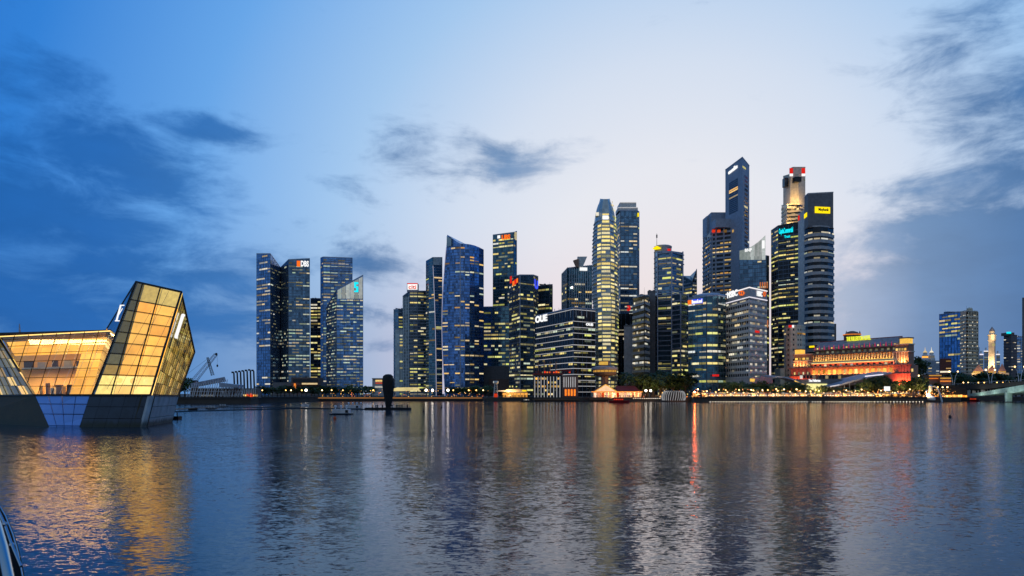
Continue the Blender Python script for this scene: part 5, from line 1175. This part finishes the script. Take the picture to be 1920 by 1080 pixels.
def trunk_mesh(seed, palm=False):
    rd = random.Random(seed+50); m = MB()
    if palm: m.tube([(0, 0, 0), (.15, 0, 3), (.05, .1, 7.3)], [.22, .17, .13], 6); return m
    m.tube([(0, 0, 0), (.05, .02, 2), (.1, .05, 4.4)], [.38, .28, .18], 7)
    for k in range(6):
        a = k*1.05+rd.random(); z0_ = rd.uniform(2.2, 4.2); l = rd.uniform(1.5, 2.4); m.tube([(.05, .02, z0_), (math.cos(a)*l*.5, math.sin(a)*l*.5, z0_+1.2), (math.cos(a)*l, math.sin(a)*l, z0_+2.4)], [.13, .08, .03], 5)
    return m
protos = {}
for key in ('a', 'b', 'c', 'd', 'p'):
    palm = key == 'p'; sd = ord(key)
    cm_ = crown_mesh(sd, palm).mesh('crown_'+key); cm_.materials.append(MATS['foliage_dark' if key in 'ad' else 'foliage']); tm_ = trunk_mesh(sd, palm).mesh('trunk_'+key); tm_.materials.append(MATS['bark']); protos[key] = (cm_, tm_)
def tree(px, Y, hgt, kind, label, group, wide=1.0, z=LZ):
    t = bpy.data.objects.new('palm_tree' if kind == 'p' else 'leafy_tree', None); C.objects.link(t); s = hgt/9.2; t.location = (PX(px, Y), Y, z-.05); t.scale = (s*wide, s*wide, s); t.rotation_euler = (0, 0, random.uniform(0, 6.28))
    t['label'] = label; t['category'] = 'tree'; t['group'] = group
    for nm, me in zip(('crown', 'trunk'), protos[kind]):
        o = bpy.data.objects.new(nm, me); C.objects.link(o); o.parent = t
    return t
def tree_row(px0, px1, step, Y, h0, h1, label, group, kinds='abcd', wide=1.25, jy=8, z=LZ):
    px = px0
    while px < px1:
        tree(px+random.uniform(-1.5, 1.5), Y+random.uniform(-jy, jy), random.uniform(h0, h1), random.choice(kinds), label, group, wide*random.uniform(.85, 1.2), z); px += step*random.uniform(.75, 1.25)
tree_row(484, 700, 7.5, 640, 7.5, 10, 'dark round tree in the row below the blue towers', 'trees below the blue towers')
tree_row(840, 922, 8, 640, 7, 10, 'dark round tree at the foot of the sail shaped tower', 'trees below the sail tower')
tree_row(1180, 1296, 13, 572, 14, 19, 'large dark tree in the grove behind the striped dome', 'grove behind the striped dome', 'ad', 1.15)
tree_row(1215, 1300, 20, 590, 17, 21, 'large dark tree in the grove behind the striped dome', 'grove behind the striped dome', 'ad', 1.2)
tree_row(1362, 1452, 9, 540, 9, 12, 'leafy tree on the promenade below the bank with the lit crown', 'trees below the bank')
tree_row(1452, 1512, 8, 514, 8, 11, 'leafy tree in the clump under the left wave roof', 'trees under the left wave roof', 'abcd', 1.2, 4)
tree_row(1534, 1556, 9, 512, 7, 9, 'leafy tree beside the lit glazing of the wave roofed restaurant', 'trees by the wave roofed restaurant', 'ab', 1.1, 3)
tree_row(1618, 1726, 8, 514, 10, 15, 'leafy tree in the grove before the grand hotel', 'grove before the grand hotel', 'abcd', 1.0, 6)
tree(1718, 590, 31, 'd', 'big dark domed tree standing alone right of the grand hotel', 'tall single tree', .95)
for px in (1573, 1588, 1606, 1622, 1400, 1420): tree(px, 507, random.uniform(7, 9), 'p', 'palm on the promenade edge among the cafe lights', 'promenade palms')
tree_row(1780, 1930, 9, 690, 17, 23, 'dark tree in the belt behind the road bridge', 'trees behind the bridge', 'ad', 1.3)
tree_row(1728, 1760, 9, 560, 8, 11, 'leafy tree lit from below around the fountain statue', 'trees by the statue', 'bc', 1.1, 5)
tree_row(336, 352, 8, 452, 11, 14, 'bushy tree between the crystal pavilion and the white frame hall', 'trees by the frame hall', 'abc', 1.1, 4)
# ------------------------------------------------------------------ lamps
def lamp_post(h, bulb, arms=1, rb=.45):
    root = bpy.data.objects.new('street_lamp', None); C.objects.link(root); root['base'] = [0, 0, 0]
    m = MB(); m.bar((0, 0, 0), (0, 0, h), .16, 6, .1); m.build('pole', 'metal_dark', root)
    m = MB(); m.sphere((0, -.3, h+.1), rb, 8, 6); m.build('globe', bulb, root)
    m = MB(); m.bar((0, 0, h-.1), (0, -.35, h+.1), .08, 5); m.build('arm', 'metal_dark', root)
    return root
def place(proto, spots, label, group, cat='lamp'):
    for i, (px, Y, z, rz, s) in enumerate(spots):
        o = proto if i == 0 else copy_tree(proto, (0, 0, 0))
        o.location = (PX(px, Y), Y, z); o.rotation_euler = (0, 0, rz); o.scale = (s, s, s); o['label'] = label; o['group'] = group; o['category'] = cat
place(lamp_post(5.5, 'lamp_warm', rb=.5), [(px, 610, LZ, 0, 1) for px in (492, 536, 546, 566, 604, 622, 643, 700, 850, 879, 893, 906)], 'small warm globe lamp along the left promenade', 'left promenade lamps')
place(lamp_post(5.5, 'lamp_white', rb=1.0), [(px, 600, LZ, 0, 1) for px in (574, 799, 811, 840)], 'bright white star like lamp on the left promenade', 'bright left lamps')
place(lamp_post(5, 'lamp_white', rb=.9), [(px, 560, LZ, 0, 1) for px in (1211, 1220)], 'bright white lamp in the trees left of the striped dome', 'lamps left of the dome')
place(lamp_post(4.6, 'lamp_warm', rb=.4), [(1300+i*9.5+random.uniform(-4, 4), 509+random.uniform(-3, 3), 3.4, 0, random.uniform(.6, 1.25)) for i in range(44)], 'small warm globe lamp on the restaurant promenade', 'restaurant promenade lamps')
big = lamp_post(3.6, 'lamp_big', rb=.42); place(big, [(1302, 503, 3.4, 0, 1)], 'dazzling orange floodlight at the water edge right of the striped dome', 'big floodlight')
L = bpy.data.lights.new('floodlight', 'AREA'); L.shape = 'DISK'; L.size = 1.2; L.energy = 5000; L.color = (1, .45, .16); lo = bpy.data.objects.new('floodlight_glow', L); C.objects.link(lo); lo.parent = big; lo.location = (0, .8, 3.4); lo.rotation_euler = Vector((0, 1, .3)).to_track_quat('-Z', 'Y').to_euler()
# tall forked street lamps by the bridge
def fork():
    root = bpy.data.objects.new('forked_lamp', None); C.objects.link(root); root['base'] = [0, 0, 0]
    for s_ in (-1, 1):
        m = MB(); m.tube([(s_*.3, 0, 0), (s_*.7, 0, 8), (s_*1.6, 0, 13), (s_*3.4, 0, 17)], [.28, .24, .2, .14], 6); m.build('mast', 'metal_white', root); m = MB(); m.sphere((s_*3.5, 0, 17), .6, 8, 6); m.build('lamp_head', 'lamp_warm', root)
    return root
place(fork(), [(1788, 600, LZ+4, 0, 1), (1857, 560, LZ+4, 0, 1), (1912, 520, LZ+5, 0, 1), (1716, 575, LZ, .3, 1)], 'tall forked lamp mast with two curved arms near the bridge', 'forked lamp masts')
pl_ = [(px, 600, 8, 0, 1) for px in (1806, 1815, 1834, 1845, 1869, 1880, 1893, 1904)]
place(lamp_post(7, 'lamp_warm', rb=.45), pl_, 'small road lamp along the bridge approach', 'bridge approach lamps')
place(lamp_post(8, 'lamp_warm', rb=.55), [(px, 600, LZ, 0, 1) for px in (1712, 1729, 1737, 1750, 1758, 1767, 1776)], 'warm lamp among the trees behind the fountain statue', 'lamps behind the statue')
# bollard lights on the promenade wall; added glowing dots stand for their reflections
stud = MB(); stud.bar((0, 0, 0), (0, 0, .8), .12, 6); sm_ = stud.mesh('bollard_post'); sm_.materials.append(MATS['metal_dark']); cap = MB(); cap.sphere((0, 0, 1.0), .34, 8, 5); cp_ = cap.mesh('bollard_cap'); cp_.materials.append(MATS['dot_light']); wl = MB(); wl.sphere((0, 0, 0), .26, 8, 4); wl_ = wl.mesh('glow_dot'); wl_.materials.append(MATS['dot_light'])
for i in range(62):
    px = 1330+i*5.05
    if 1513 < px < 1518 or 1540 < px < 1545: continue
    b = thing('bollard_light', 'small white bollard light on the dark promenade wall', 'light', (PX(px, 499.5), 499.5, 3.75), 'promenade bollard lights')
    for nm, me in (('post', sm_), ('cap', cp_)): o = bpy.data.objects.new(nm, me); C.objects.link(o); o.parent = b
    o = bpy.data.objects.new('waterline_glint', wl_); C.objects.link(o); o.location = (PX(px+1.5, 499.4), 499.4, .45); tag(o, 'tiny glowing dot standing in for a light reflected at the promenade waterline', 'light', 'waterline reflection dots')
for i in range(16):
    o = bpy.data.objects.new('waterline_glint', wl_); C.objects.link(o); o.location = (PX(1640+i*6, 499.4), 499.4, .45); tag(o, 'tiny glowing dot standing in for a light reflected at the promenade waterline', 'light', 'waterline reflection dots')
for i in range(15):
    o = bpy.data.objects.new('quay_light', wl_); C.objects.link(o); o.location = (PX(1188+i*4.1, 543), 543, 2.4); tag(o, 'tiny white light on the dark quay left of the dome', 'light', 'quay lights by the dome')
# lit step along the left promenade
structure(strip([(PX(560, 560), 560), (PX(603, 583.5), 583.5), (PX(904, 583.5), 583.5)], 0, 1.2, 1.6, 2.3).build('promenade_step', 'paving'))
ls = strip([(PX(561, 560), 560), (PX(603, 582.2), 582.2), (PX(904, 582.2), 582.2)], 0.3, .5, 2.35, 2.75).build('promenade_light', emit('step_glow', [(255, 170, 80)], .55, .6, .06, .5)); tag(ls, 'long warm light strip along the left promenade step', 'light strip')
# cafe parasols and lit kiosks along the restaurants
def parasol():
    root = bpy.data.objects.new('parasol', None); C.objects.link(root); root['base'] = [0, 0, 0]
    m = MB(); m.bar((0, 0, 0), (0, 0, 2.6), .06, 5); m.build('pole', 'metal_dark', root); m = MB(); m.lathe((0, 0, 2.2), [(1.7, 0), (1.2, .35), (.1, .9)], 8); m.build('canopy', 'stone_cream', root); m = MB(); m.sphere((0, 0, 2.0), .3, 6, 4); m.build('lantern', 'cafe_glow', root)
    return root
place(parasol(), [(1310+i*8.3+random.uniform(-2, 2), 504+random.uniform(0, 6), 3.3, 0, random.uniform(.9, 1.25)) for i in range(48)], 'cream cafe parasol with a lantern on the restaurant promenade', 'cafe parasols', 'parasol')
for i in range(26):
    px = 1304+i*15.6; Yk = 514; kz = 3.25; wd = random.uniform(2.4, 4.6)
    k = thing('cafe_kiosk', 'low cafe bay glowing amber behind the promenade parasols', 'kiosk', (PX(px, Yk), Yk, kz), 'cafe bays')
    m = MB(); m.box((PX(px, Yk)-wd/2, Yk, kz), (PX(px, Yk)+wd/2, Yk+3, kz+3.1)); m.build('shell', 'timber', k); m = MB(); m.box((PX(px, Yk)-wd/2+.3, Yk-.06, kz+.9), (PX(px, Yk)+wd/2-.3, Yk-.01, kz+random.uniform(2.0, 2.8))); m.build('lit_front', 'cafe_glow', k); m = MB(); m.box((PX(px, Yk)-wd/2-.4, Yk-1.2, kz+3.1), (PX(px, Yk)+wd/2+.4, Yk+3.2, kz+3.35)); m.build('canopy', random.choice(('roof_red', 'cloth_dark', 'stone_cream')), k)
for i, px in enumerate((1325, 1372, 1410, 1450, 1490, 1530, 1575, 1610, 1650, 1690, 1735, 1240, 1195, 955, 1150)):
    L = bpy.data.lights.new('promenade_glow', 'AREA'); L.shape = 'DISK'; L.size = 2.0; L.energy = 3500; L.color = (1, .58, .22); Yk = 506 if px > 1300 else (548 if px > 1100 else 570)
    lo = bpy.data.objects.new('promenade_glow', L); C.objects.link(lo); lo.location = (PX(px, Yk), Yk-1, 4.6); lo.rotation_euler = Vector((0, 1, .5)).to_track_quat('-Z', 'Y').to_euler()
sgb = thing('billboard', 'bright white lit billboard beside the trees on the restaurant promenade', 'billboard', (PX(1664, 506), 506, LZ)); box_part(sgb, 'screen', 1658, 1669, 724.5, 733, 505.5, .4, 'sign_white'); box_part(sgb, 'frame', 1657, 1670, 723.8, 733.6, 506, .5, 'metal_dark')
for px in (1659.5, 1667.5): m = MB(); m.bar(at(px, 745, 506.2), at(px, 733, 506.2), .15, 6); m.build('post', 'metal_dark', sgb)
# people strolling, far too small to tell apart
cr = MB()
for i in range(420):
    px = random.choice((random.uniform(1300, 1730), random.uniform(1300, 1730), random.uniform(1090, 1290), random.uniform(915, 1000))); Yk = (502 if px > 1300 else 546 if px > 1004 else 569)+random.uniform(.3, 4); x = PX(px, Yk); h = random.uniform(1.55, 1.8)
    for s_ in (-.1, .1): cr.bar((x+s_, Yk, 3.2), (x+s_*.9, Yk, 3.2+h*.48), .07, 4, .09)
    cr.bar((x, Yk, 3.2+h*.46), (x, Yk, 3.2+h*.82), .15, 5, .21); cr.bar((x, Yk, 3.2+h*.82), (x, Yk, 3.2+h*.87), .06, 4); cr.sphere((x, Yk, 3.2+h*.93), .11, 6, 4)
c_ = cr.build('crowd', 'cloth_dark', None, kind='stuff'); tag(c_, 'crowd of tiny dark figures along the waterfront promenade', 'crowd')
fl_ = MB()
for i in range(620):
    px = random.choice((random.uniform(1200, 1740), random.uniform(1300, 1740), random.uniform(1300, 1740), random.uniform(600, 915), random.uniform(1740, 1790))); Yk = 509 if px > 1300 else (552 if px > 1100 else 600)
    z_ = 3.6+random.random()**1.6*5.5; fl_.sphere((PX(px, Yk), Yk+random.uniform(-2, 6), z_), random.uniform(.12, .34), 5, 3)
o = fl_.build('string_lights', 'fairy', None, kind='stuff'); tag(o, 'scatter of tiny warm lights in the trees and cafes along the shore', 'lights')
# ------------------------------------------------------------------ fountain statue
sx, sY = PX(1744, 508), 508
stt = thing('fountain_statue', 'white statue with curved tail on a round plinth spouting water into the bay', 'statue', (sx, sY, LZ))
m = MB(); m.lathe((sx, sY, 1.5), [(3.2, 0), (3.2, 1.6), (2.6, 2.2), (2.2, 3)], 14); m.build('plinth', 'white_paint', stt)
m = MB(); m.tube([(sx-.4, sY, 4.4), (sx-1.4, sY, 5.6), (sx-.9, sY, 7.4), (sx+.1, sY, 9.0), (sx+.2, sY, 10.4), (sx+.7, sY, 11.4)], [1.5, 1.3, 1.15, 1.2, 1.3, .7], 10); m.tube([(sx-1.2, sY, 5.0), (sx-2.4, sY, 5.6), (sx-2.9, sY, 7.2), (sx-2.3, sY, 8.4)], [.9, .6, .4, .7], 8); m.sphere((sx+.2, sY, 10.9), 1.35, 10, 8); m.build('figure', 'white_paint', stt, smooth=True)
m = MB(); m.tube([(sx+1.2, sY-.4, 11.0), (sx+2.4, sY-1.4, 11.2), (sx+3.9, sY-2.6, 9.2), (sx+5.0, sY-3.6, 5.4), (sx+5.7, sY-4.4, .2)], [.18, .3, .4, .5, .6], 8); m.build('water_jet', mat('water_spray', (196, 200, 204), .5, 0, .2, 2), stt)
L = bpy.data.lights.new('statue_lamp', 'AREA'); L.shape = 'DISK'; L.size = .8; L.energy = 110; L.color = (1, .86, .7); lo = bpy.data.objects.new('statue_lamp', L); C.objects.link(lo); lo.parent = stt; lo.location = (-1, -4.5, 1); lo.rotation_euler = Vector((.15, 1, .8)).to_track_quat('-Z', 'Y').to_euler()
# ------------------------------------------------------------------ works on the left bank
crn = thing('crawler_crane', 'dark lattice boom crane leaning over the white frame hall', 'crane', (PX(362, 480), 480, LZ))
def lattice(a, b, w, n, mt, name):
    a, b = Vector(a), Vector(b); d = (b-a).normalized(); s_ = d.cross(Vector((0, 1, 0))).normalized()*w/2; t_ = Vector((0, 1, 0))*w/2; m = MB()
    cs = [s_+t_, s_-t_, -s_-t_, -s_+t_]
    for c in cs: m.bar(a+c, b+c*.6, .14)
    for i in range(n):
        p, q = a.lerp(b, i/n), a.lerp(b, (i+1)/n); f0, f1 = 1-.4*i/n, 1-.4*(i+1)/n
        for k in range(4): m.bar(p+cs[k]*f0, q+cs[(k+1) % 4]*f1, .08)
    return m.build(name, mt, crn)
lattice(at(364, 714, 480), at(405, 664, 480), 2.8, 16, 'metal_frame', 'boom'); lattice(at(399, 704, 480), at(389, 670, 480), 1.5, 9, 'metal_dark', 'mast')
m = MB(); m.bar(at(350, 702, 480), at(390, 672, 480), .07); m.build('stay_rope', 'metal_dark', crn); m = MB(); m.bar(at(407, 664, 480), at(407.5, 684, 480), .06); m.build('hoist_rope', 'metal_dark', crn)
m = MB(); p = at(407.5, 686, 480); m.lathe((p.x, p.y, p.z-.8), [(.2, 0), (.6, .5), (.6, 1.3), (.2, 1.7)], 6); m.build('hook_block', 'metal_dark', crn); m = MB(); p = at(405.5, 664, 480); m.sphere(p, .9, 8, 5); m.build('boom_head', 'metal_dark', crn); box_part(crn, 'cab', 357, 366, 713, 738, 482, 5, 'metal_dark')
hall = thing('frame_hall', 'half built white frame hall of slanting steel ribs on the left bank', 'hall', (PX(400, 445), 445, LZ))
for k in range(13):
    f0, f1 = k/13, (k+.82)/13; pa, pb = 357+64*f0, 357+64*f1; m = MB(); m.slab([at(pa+3, 727-12*f0, 446), at(pb+3, 727-12*f1, 446), at(pb, 719-12.5*f1, 446), at(pa, 719-12.5*f0, 446)], 1.2); m.build('roof_panel', 'metal_frame' if k % 3 else 'concrete_blue', hall)
m = MB(); m.slab([at(421, 718, 447), at(457, 722, 447), at(457, 727, 447), at(423, 726, 447)], 9); m.build('roof', 'concrete_blue', hall)
for i in range(24):
    px = 353+i*4.4; top = 722-(px-357)*.16 if px < 424 else 724; m = MB(); m.bar(at(px-4+(i % 3), 746, 445), at(px+3, top, 445), .22, 4); m.build('rib', 'metal_white', hall)
for i in range(13):
    px = 420+i*2.8; m = MB(); m.bar(at(px, 745, 444.5), at(px+(3 if i % 2 else -3), 724, 444.5), .14, 4); m.build('rib', 'metal_white', hall)
for py in (727, 734, 741): m = MB(); m.bar(at(354, py, 444.6), at(455, py, 444.6), .16, 4); m.build('rail', 'metal_white', hall)
box_part(hall, 'floor_light', 376, 400, 740, 743, 448, 1, 'win_pale'); box_part(hall, 'inner_wall', 358, 452, 728, 746, 453, 1, 'timber')
for i in range(7):
    px = 440+i*6.2; tpy = 700-(i if i < 5 else 10-i)*.9; a = at(px, 738, 470); h = at(px-1.5, tpy, 470); m = MB(); m.tube([a, at(px-.8, 715, 470), h, h+Vector((-.4, 0, .7)), h+Vector((-1.4, 0, .6))], [.55, .55, .5, .55, .6], 8)
    o = m.build('vent_pipe', 'metal_dark'); tag(o, 'black upright pipe with bent top left of the blue towers', 'pipe', 'row of bent black pipes')
sh = thing('site_sheds', 'cluster of lit site sheds and barriers at the foot of the pipes', 'shed', (PX(465, 450), 450, LZ)); box_part(sh, 'wall', 440, 484, 728, 746, 462, 6, 'concrete_dark')
for i in range(9): px = 456+i*3.1; box_part(sh, 'lit_panel', px, px+random.uniform(1, 2.4), 739+random.uniform(-2, 2), 743+random.uniform(-1, 2), 461, .4, random.choice(('win_pale', 'glow_red', 'cafe_glow')))
for i in range(8): px = 455+i*3.4; m = MB(); m.bar(at(px, 740, 461), at(px, 730, 461), .25, 5); m.build('white_post', 'white_paint', sh)
# ------------------------------------------------------------------ things on the water
def wz(px, py): Y = EYE*FOC/(py-HY); return PX(px, Y), Y
def hull(root, x, y, L_, B_, H_, mt, ang=0, name='hull', z=0):
    m = MB(); prof = [(-.5, .75), (-.3, 1), (.2, 1), (.4, .6), (.5, .02)]; ca, sa = math.cos(ang), math.sin(ang); T = lambda a, b, c: (x+a*ca-b*sa, y+a*sa+b*ca, c)
    vs = []
    for (f, w_) in prof: vs += [T(f*L_*.92, -w_*B_*.36, z-.3), T(f*L_, -w_*B_/2, z+H_*(1+.35*max(0, f))), T(f*L_, w_*B_/2, z+H_*(1+.35*max(0, f))), T(f*L_*.92, w_*B_*.36, z-.3)]
    fs = [(0, 1, 2, 3), (16, 19, 18, 17)]
    for i in range(4):
        a, b = i*4, i*4+4; fs += [(a, b, b+1, a+1), (a+1, b+1, b+2, a+2), (a+2, b+2, b+3, a+3), (a+3, b+3, b, a)]
    m.add(vs, fs); return m.build(name, mt, root)
def boat(px, py, L_, mt, cabin, label, cat='boat', cab_mt='boat_white', lit=None, rev=False, name='boat'):
    x, y = wz(px, py); b = thing(name, label, cat, (x, y, 0)); hull(b, x, y, L_, L_*.3, L_*.09+.35, mt, math.pi if rev else 0); H = L_*.09+.35
    if cabin:
        m = MB(); m.box((x-L_*.28, y-L_*.1, H-.1), (x+L_*.18, y+L_*.1, H+L_*.09)); m.build('cabin', cab_mt, b); m = MB(); m.box((x-L_*.32, y-L_*.12, H+L_*.09), (x+L_*.22, y+L_*.12, H+L_*.115)); m.build('canopy', mt, b)
        for k in range(5): m = MB(); xx = x-L_*.26+k*L_*.09; m.box((xx, y-L_*.1-.05, H+L_*.02), (xx+L_*.06, y-L_*.1-.01, H+L_*.07)); m.build('window', lit or 'glass_black', b)
    return b
boat(1161, 755.5, 14, 'boat_red', True, 'red tour boat with white waterline before the pier hall', cab_mt='boat_red', lit='glow_red')
boat(988, 753.6, 9, 'wall_dark', True, 'small dark ferry with pale lit windows by the quay restaurant', lit='win_pale')
boat(1824, 752.6, 11, 'boat_red', True, 'red roofed boat moored below the bridge terrace', cab_mt='boat_red', lit='glow_red')
boat(1872, 749.8, 15, 'boat_red', True, 'long red boat half hidden under the bridge', cab_mt='boat_red', lit='glow_red')
boat(362, 769, 3.4, 'metal_dark', False, 'small open dark boat at the floating boom, nearest the pavilion'); 
for px, py, lb in ((397, 767, 'dark work raft carrying pale drums on the boom'), (418, 763.5, 'farther dark work raft near the quay wall')):
    x, y = wz(px, py); b = thing('work_raft', lb, 'raft', (x, y, 0)); m = MB(); m.box((x-2, y-1, -.1), (x+2, y+1, .35)); m.build('deck', 'metal_dark', b)
    for k in range(3): m = MB(); m.lathe((x-1.1+k*1.0, y, .35), [(.35, 0), (.42, .4), (.38, .95)], 8); m.build('drum', 'concrete_grey', b)
boat(572, 761, 3.8, 'boat_white', True, 'little white cabin boat before the promenade lamps', lit='glass_black')
def float_raft(px, py, s_, label, k_=3):
    x, y = wz(px, py); b = thing('pontoon', label, 'pontoon', (x, y, 0)); m = MB(); m.lathe((x, y, -.1), [(3.4*s_, 0), (3.5*s_, .4), (3.2*s_, .5)], 16); m.build('deck', 'metal_dark', b)
    m = MB(); m.box((x-2.4*s_, y-1.2*s_, .4), (x+2.5*s_, y+1.2*s_, 1.5*s_)); m.build('cabin', 'boat_white', b); m = MB(); m.box((x+1.4*s_, y-1.25*s_, .5), (x+2.2*s_, y-1.21*s_, 1.3*s_)); m.build('hatch', 'metal_dark', b)
    for k in range(k_): xx = x-1.7*s_+k*1.6*s_; m = MB(); m.bar((xx, y, 1.4*s_), (xx, y, 2.1*s_), .16*s_, 6); m.build('post', 'boat_white', b); m = MB(); m.sphere((xx, y, 2.3*s_), .38*s_, 8, 6); m.build('ball_lamp', 'boat_white', b)
float_raft(640, 777, 1.0, 'white pontoon with three ball topped posts, nearer of the two'); float_raft(662, 767, 1.0, 'white pontoon with small posts just behind the nearer one', 4)
bg_ = thing('float_barge', 'long low dark barge with short bollards round its deck', 'barge', (*wz(728, 768), 0)); bx, by = wz(728, 768)
m = MB(); m.box((bx-8.4, by-2.4, -.2), (bx+8.4, by+2.4, .75)); m.build('deck', 'black_cover', bg_)
for dx in (-5.6, -4.3, -3.7, -1.9, 1.7, 3.3, 3.9, 4.6, 5.4, 7.4): m = MB(); m.lathe((bx+dx, by-1.6, .75), [(.22, 0), (.2, .7), (.28, .85), (.1, 1.1)], 8); m.build('bollard', 'black_cover', bg_)
m = MB(); pr_ = [(1.0, .7), (1.25, 2), (1.7, 5.5), (2.15, 9), (2.25, 11), (1.9, 12.6), (1.1, 13.2), (.3, 13.3)]
vs = []; sd = 9
for i, (r_, z_) in enumerate(pr_):
    for k in range(sd): t = 2*math.pi*k/sd; rr = r_*(1+.09*math.sin(3*t+i)+.05*math.sin(5*t-i*1.7)); vs.append((bx+rr*math.cos(t), by+rr*.8*math.sin(t), z_))
fs = [(i*sd+k, i*sd+(k+1) % sd, (i+1)*sd+(k+1) % sd, (i+1)*sd+k) for i in range(len(pr_)-1) for k in range(sd)]+[tuple(range((len(pr_)-1)*sd, len(pr_)*sd))]
m.add(vs, fs); o = m.build('shrouded_sculpture', 'black_cover'); tag(o, 'tall black shrouded figure, wider at the top, standing on the barge', 'sculpture')
def boom(pts, label):
    m = MB(); m.tube([(*wz(px, py), .08) for px, py in pts], .26, 6); tag(m.build('floating_boom', 'metal_dark'), label, 'boom')
boom([(322, 772.5), (380, 771), (470, 768.5), (560, 766.5), (625, 766.8), (690, 768)], 'long dark floating boom reaching from the pavilion to the barge'); boom([(326, 768), (362, 766), (420, 763.5), (520, 765), (600, 766)], 'shorter dark floating boom beside the small boats')
def buoy(px, py, h, mt, label):
    x, y = wz(px, py); b = thing('buoy', label, 'buoy', (x, y, 0)); m = MB(); m.lathe((x, y, -.1), [(.28, 0), (.42, .25), (.3, .6), (.1, .75)], 8); m.build('float', mt, b); m = MB(); m.bar((x, y, .6), (x, y, h), .06, 5); m.build('staff', 'metal_dark', b)
buoy(1781, 782.5, 2.6, 'metal_dark', 'dark stick buoy on the open water at the right'); buoy(794.5, 772, 1.9, 'metal_dark', 'dark stick buoy right of the barge'); buoy(828, 765, 1.3, 'metal_dark', 'tiny dark buoy below the sail tower'); buoy(628, 785.5, 1.4, 'orange_plastic', 'small orange buoy in front of the nearer white pontoon'); buoy(937.5, 763, 1.0, 'metal_dark', 'tiny dark buoy before the quay restaurant'); buoy(1836, 756, 1.0, 'boat_white', 'tiny white buoy below the bridge')
mb = thing('mooring_platform', 'small dark mooring platform at the far corner of the pavilion hull', 'platform', (*wz(328, 786), 0)); x, y = wz(328, 786); m = MB(); m.box((x-1.2, y-1, -.1), (x+1.2, y+1, .7)); m.build('deck', 'metal_dark', mb); m = MB(); m.bar((x+.9, y-.8, .7), (x+.9, y-.8, 1.6), .12, 6); m.build('post', 'metal_dark', mb)
# ------------------------------------------------------------------ railing beside the photographer
rl = thing('boat_rail', 'curved dark ledge with polished steel handrail in the near corner', 'railing', at(10, 1040, 3.2))
def near(px, py, Y): return at(px, py, Y)
outer = [near(-70, 860, 4.3), near(-30, 905, 4.1), near(0, 946, 3.9), near(14, 970, 3.7), near(28, 1005, 3.5), near(38, 1040, 3.35), near(47, 1085, 3.2), near(56, 1140, 3.05)]
m = MB(); k = len(outer); inn = [p+Vector((-.35, -.05, -.02)) for p in outer]; low = [p+Vector((0, 0, -.35)) for p in outer]; lin_ = [p+Vector((0, 0, -.35)) for p in inn]
vs = outer+inn+low+lin_; fs = []
for i in range(k-1): fs += [(i, i+1, k+i+1, k+i), (2*k+i, 2*k+i+1, i+1, i), (k+i, k+i+1, 3*k+i+1, 3*k+i), (3*k+i, 3*k+i+1, 2*k+i+1, 2*k+i)]
fs += [(0, k, 3*k, 2*k), (k-1, 3*k-1, 4*k-1, 2*k-1)]; m.add(vs, fs); m.build('ledge', mat('ledge_black', (20, 21, 24), .85, spec=.1), rl)
m = MB(); m.tube([p+Vector((-.01, 0, .006)) for p in outer], .0035, 6); m.build('edge_trim', 'steel', rl, smooth=True)
m = MB(); m.tube([near(-60, 870, 3.3), near(-26, 935, 3.1), near(-6, 985, 2.95), near(6, 1030, 2.8), near(17, 1085, 2.7), near(28, 1160, 2.6)], .019, 14); m.build('handrail', 'steel', rl, smooth=True)
m = MB(); m.tube([near(-30, 900, 3.5), near(10, 985, 3.3), near(22, 1020, 3.2), near(40, 1062, 3.1)], .006, 6); m.build('wire', 'steel', rl)
for (px, py, Y) in ((9, 983, 3.3), (22, 1022, 3.2)): m = MB(); m.sphere(near(px, py, Y), .012, 8, 6); m.build('bolt', 'steel', rl)

# ------------------------------------------------------------------ labels: place in the row where nothing else tells pieces apart
ORD = 'first second third fourth fifth sixth seventh eighth ninth tenth eleventh twelfth thirteenth fourteenth fifteenth sixteenth seventeenth eighteenth nineteenth twentieth'.split()
rows_ = {}
for o in bpy.data.objects:
    if o.parent is None and o.get('group') and o.get('label'): rows_.setdefault((o['group'], o['label']), []).append(o)
for (gname, lab), os_ in rows_.items():
    if 1 < len(os_) <= 32:
        os_.sort(key=lambda o: (o.location.x/o.location.y) if o.location.y else o.data.vertices[0].co.x/o.data.vertices[0].co.y); n_ = len(os_)
        for i, o in enumerate(os_):
            o['label'] = lab+', '+((ORD[i]+' from the left') if i < 20 and i <= n_/2 else (ORD[n_-1-i]+' from the right'))
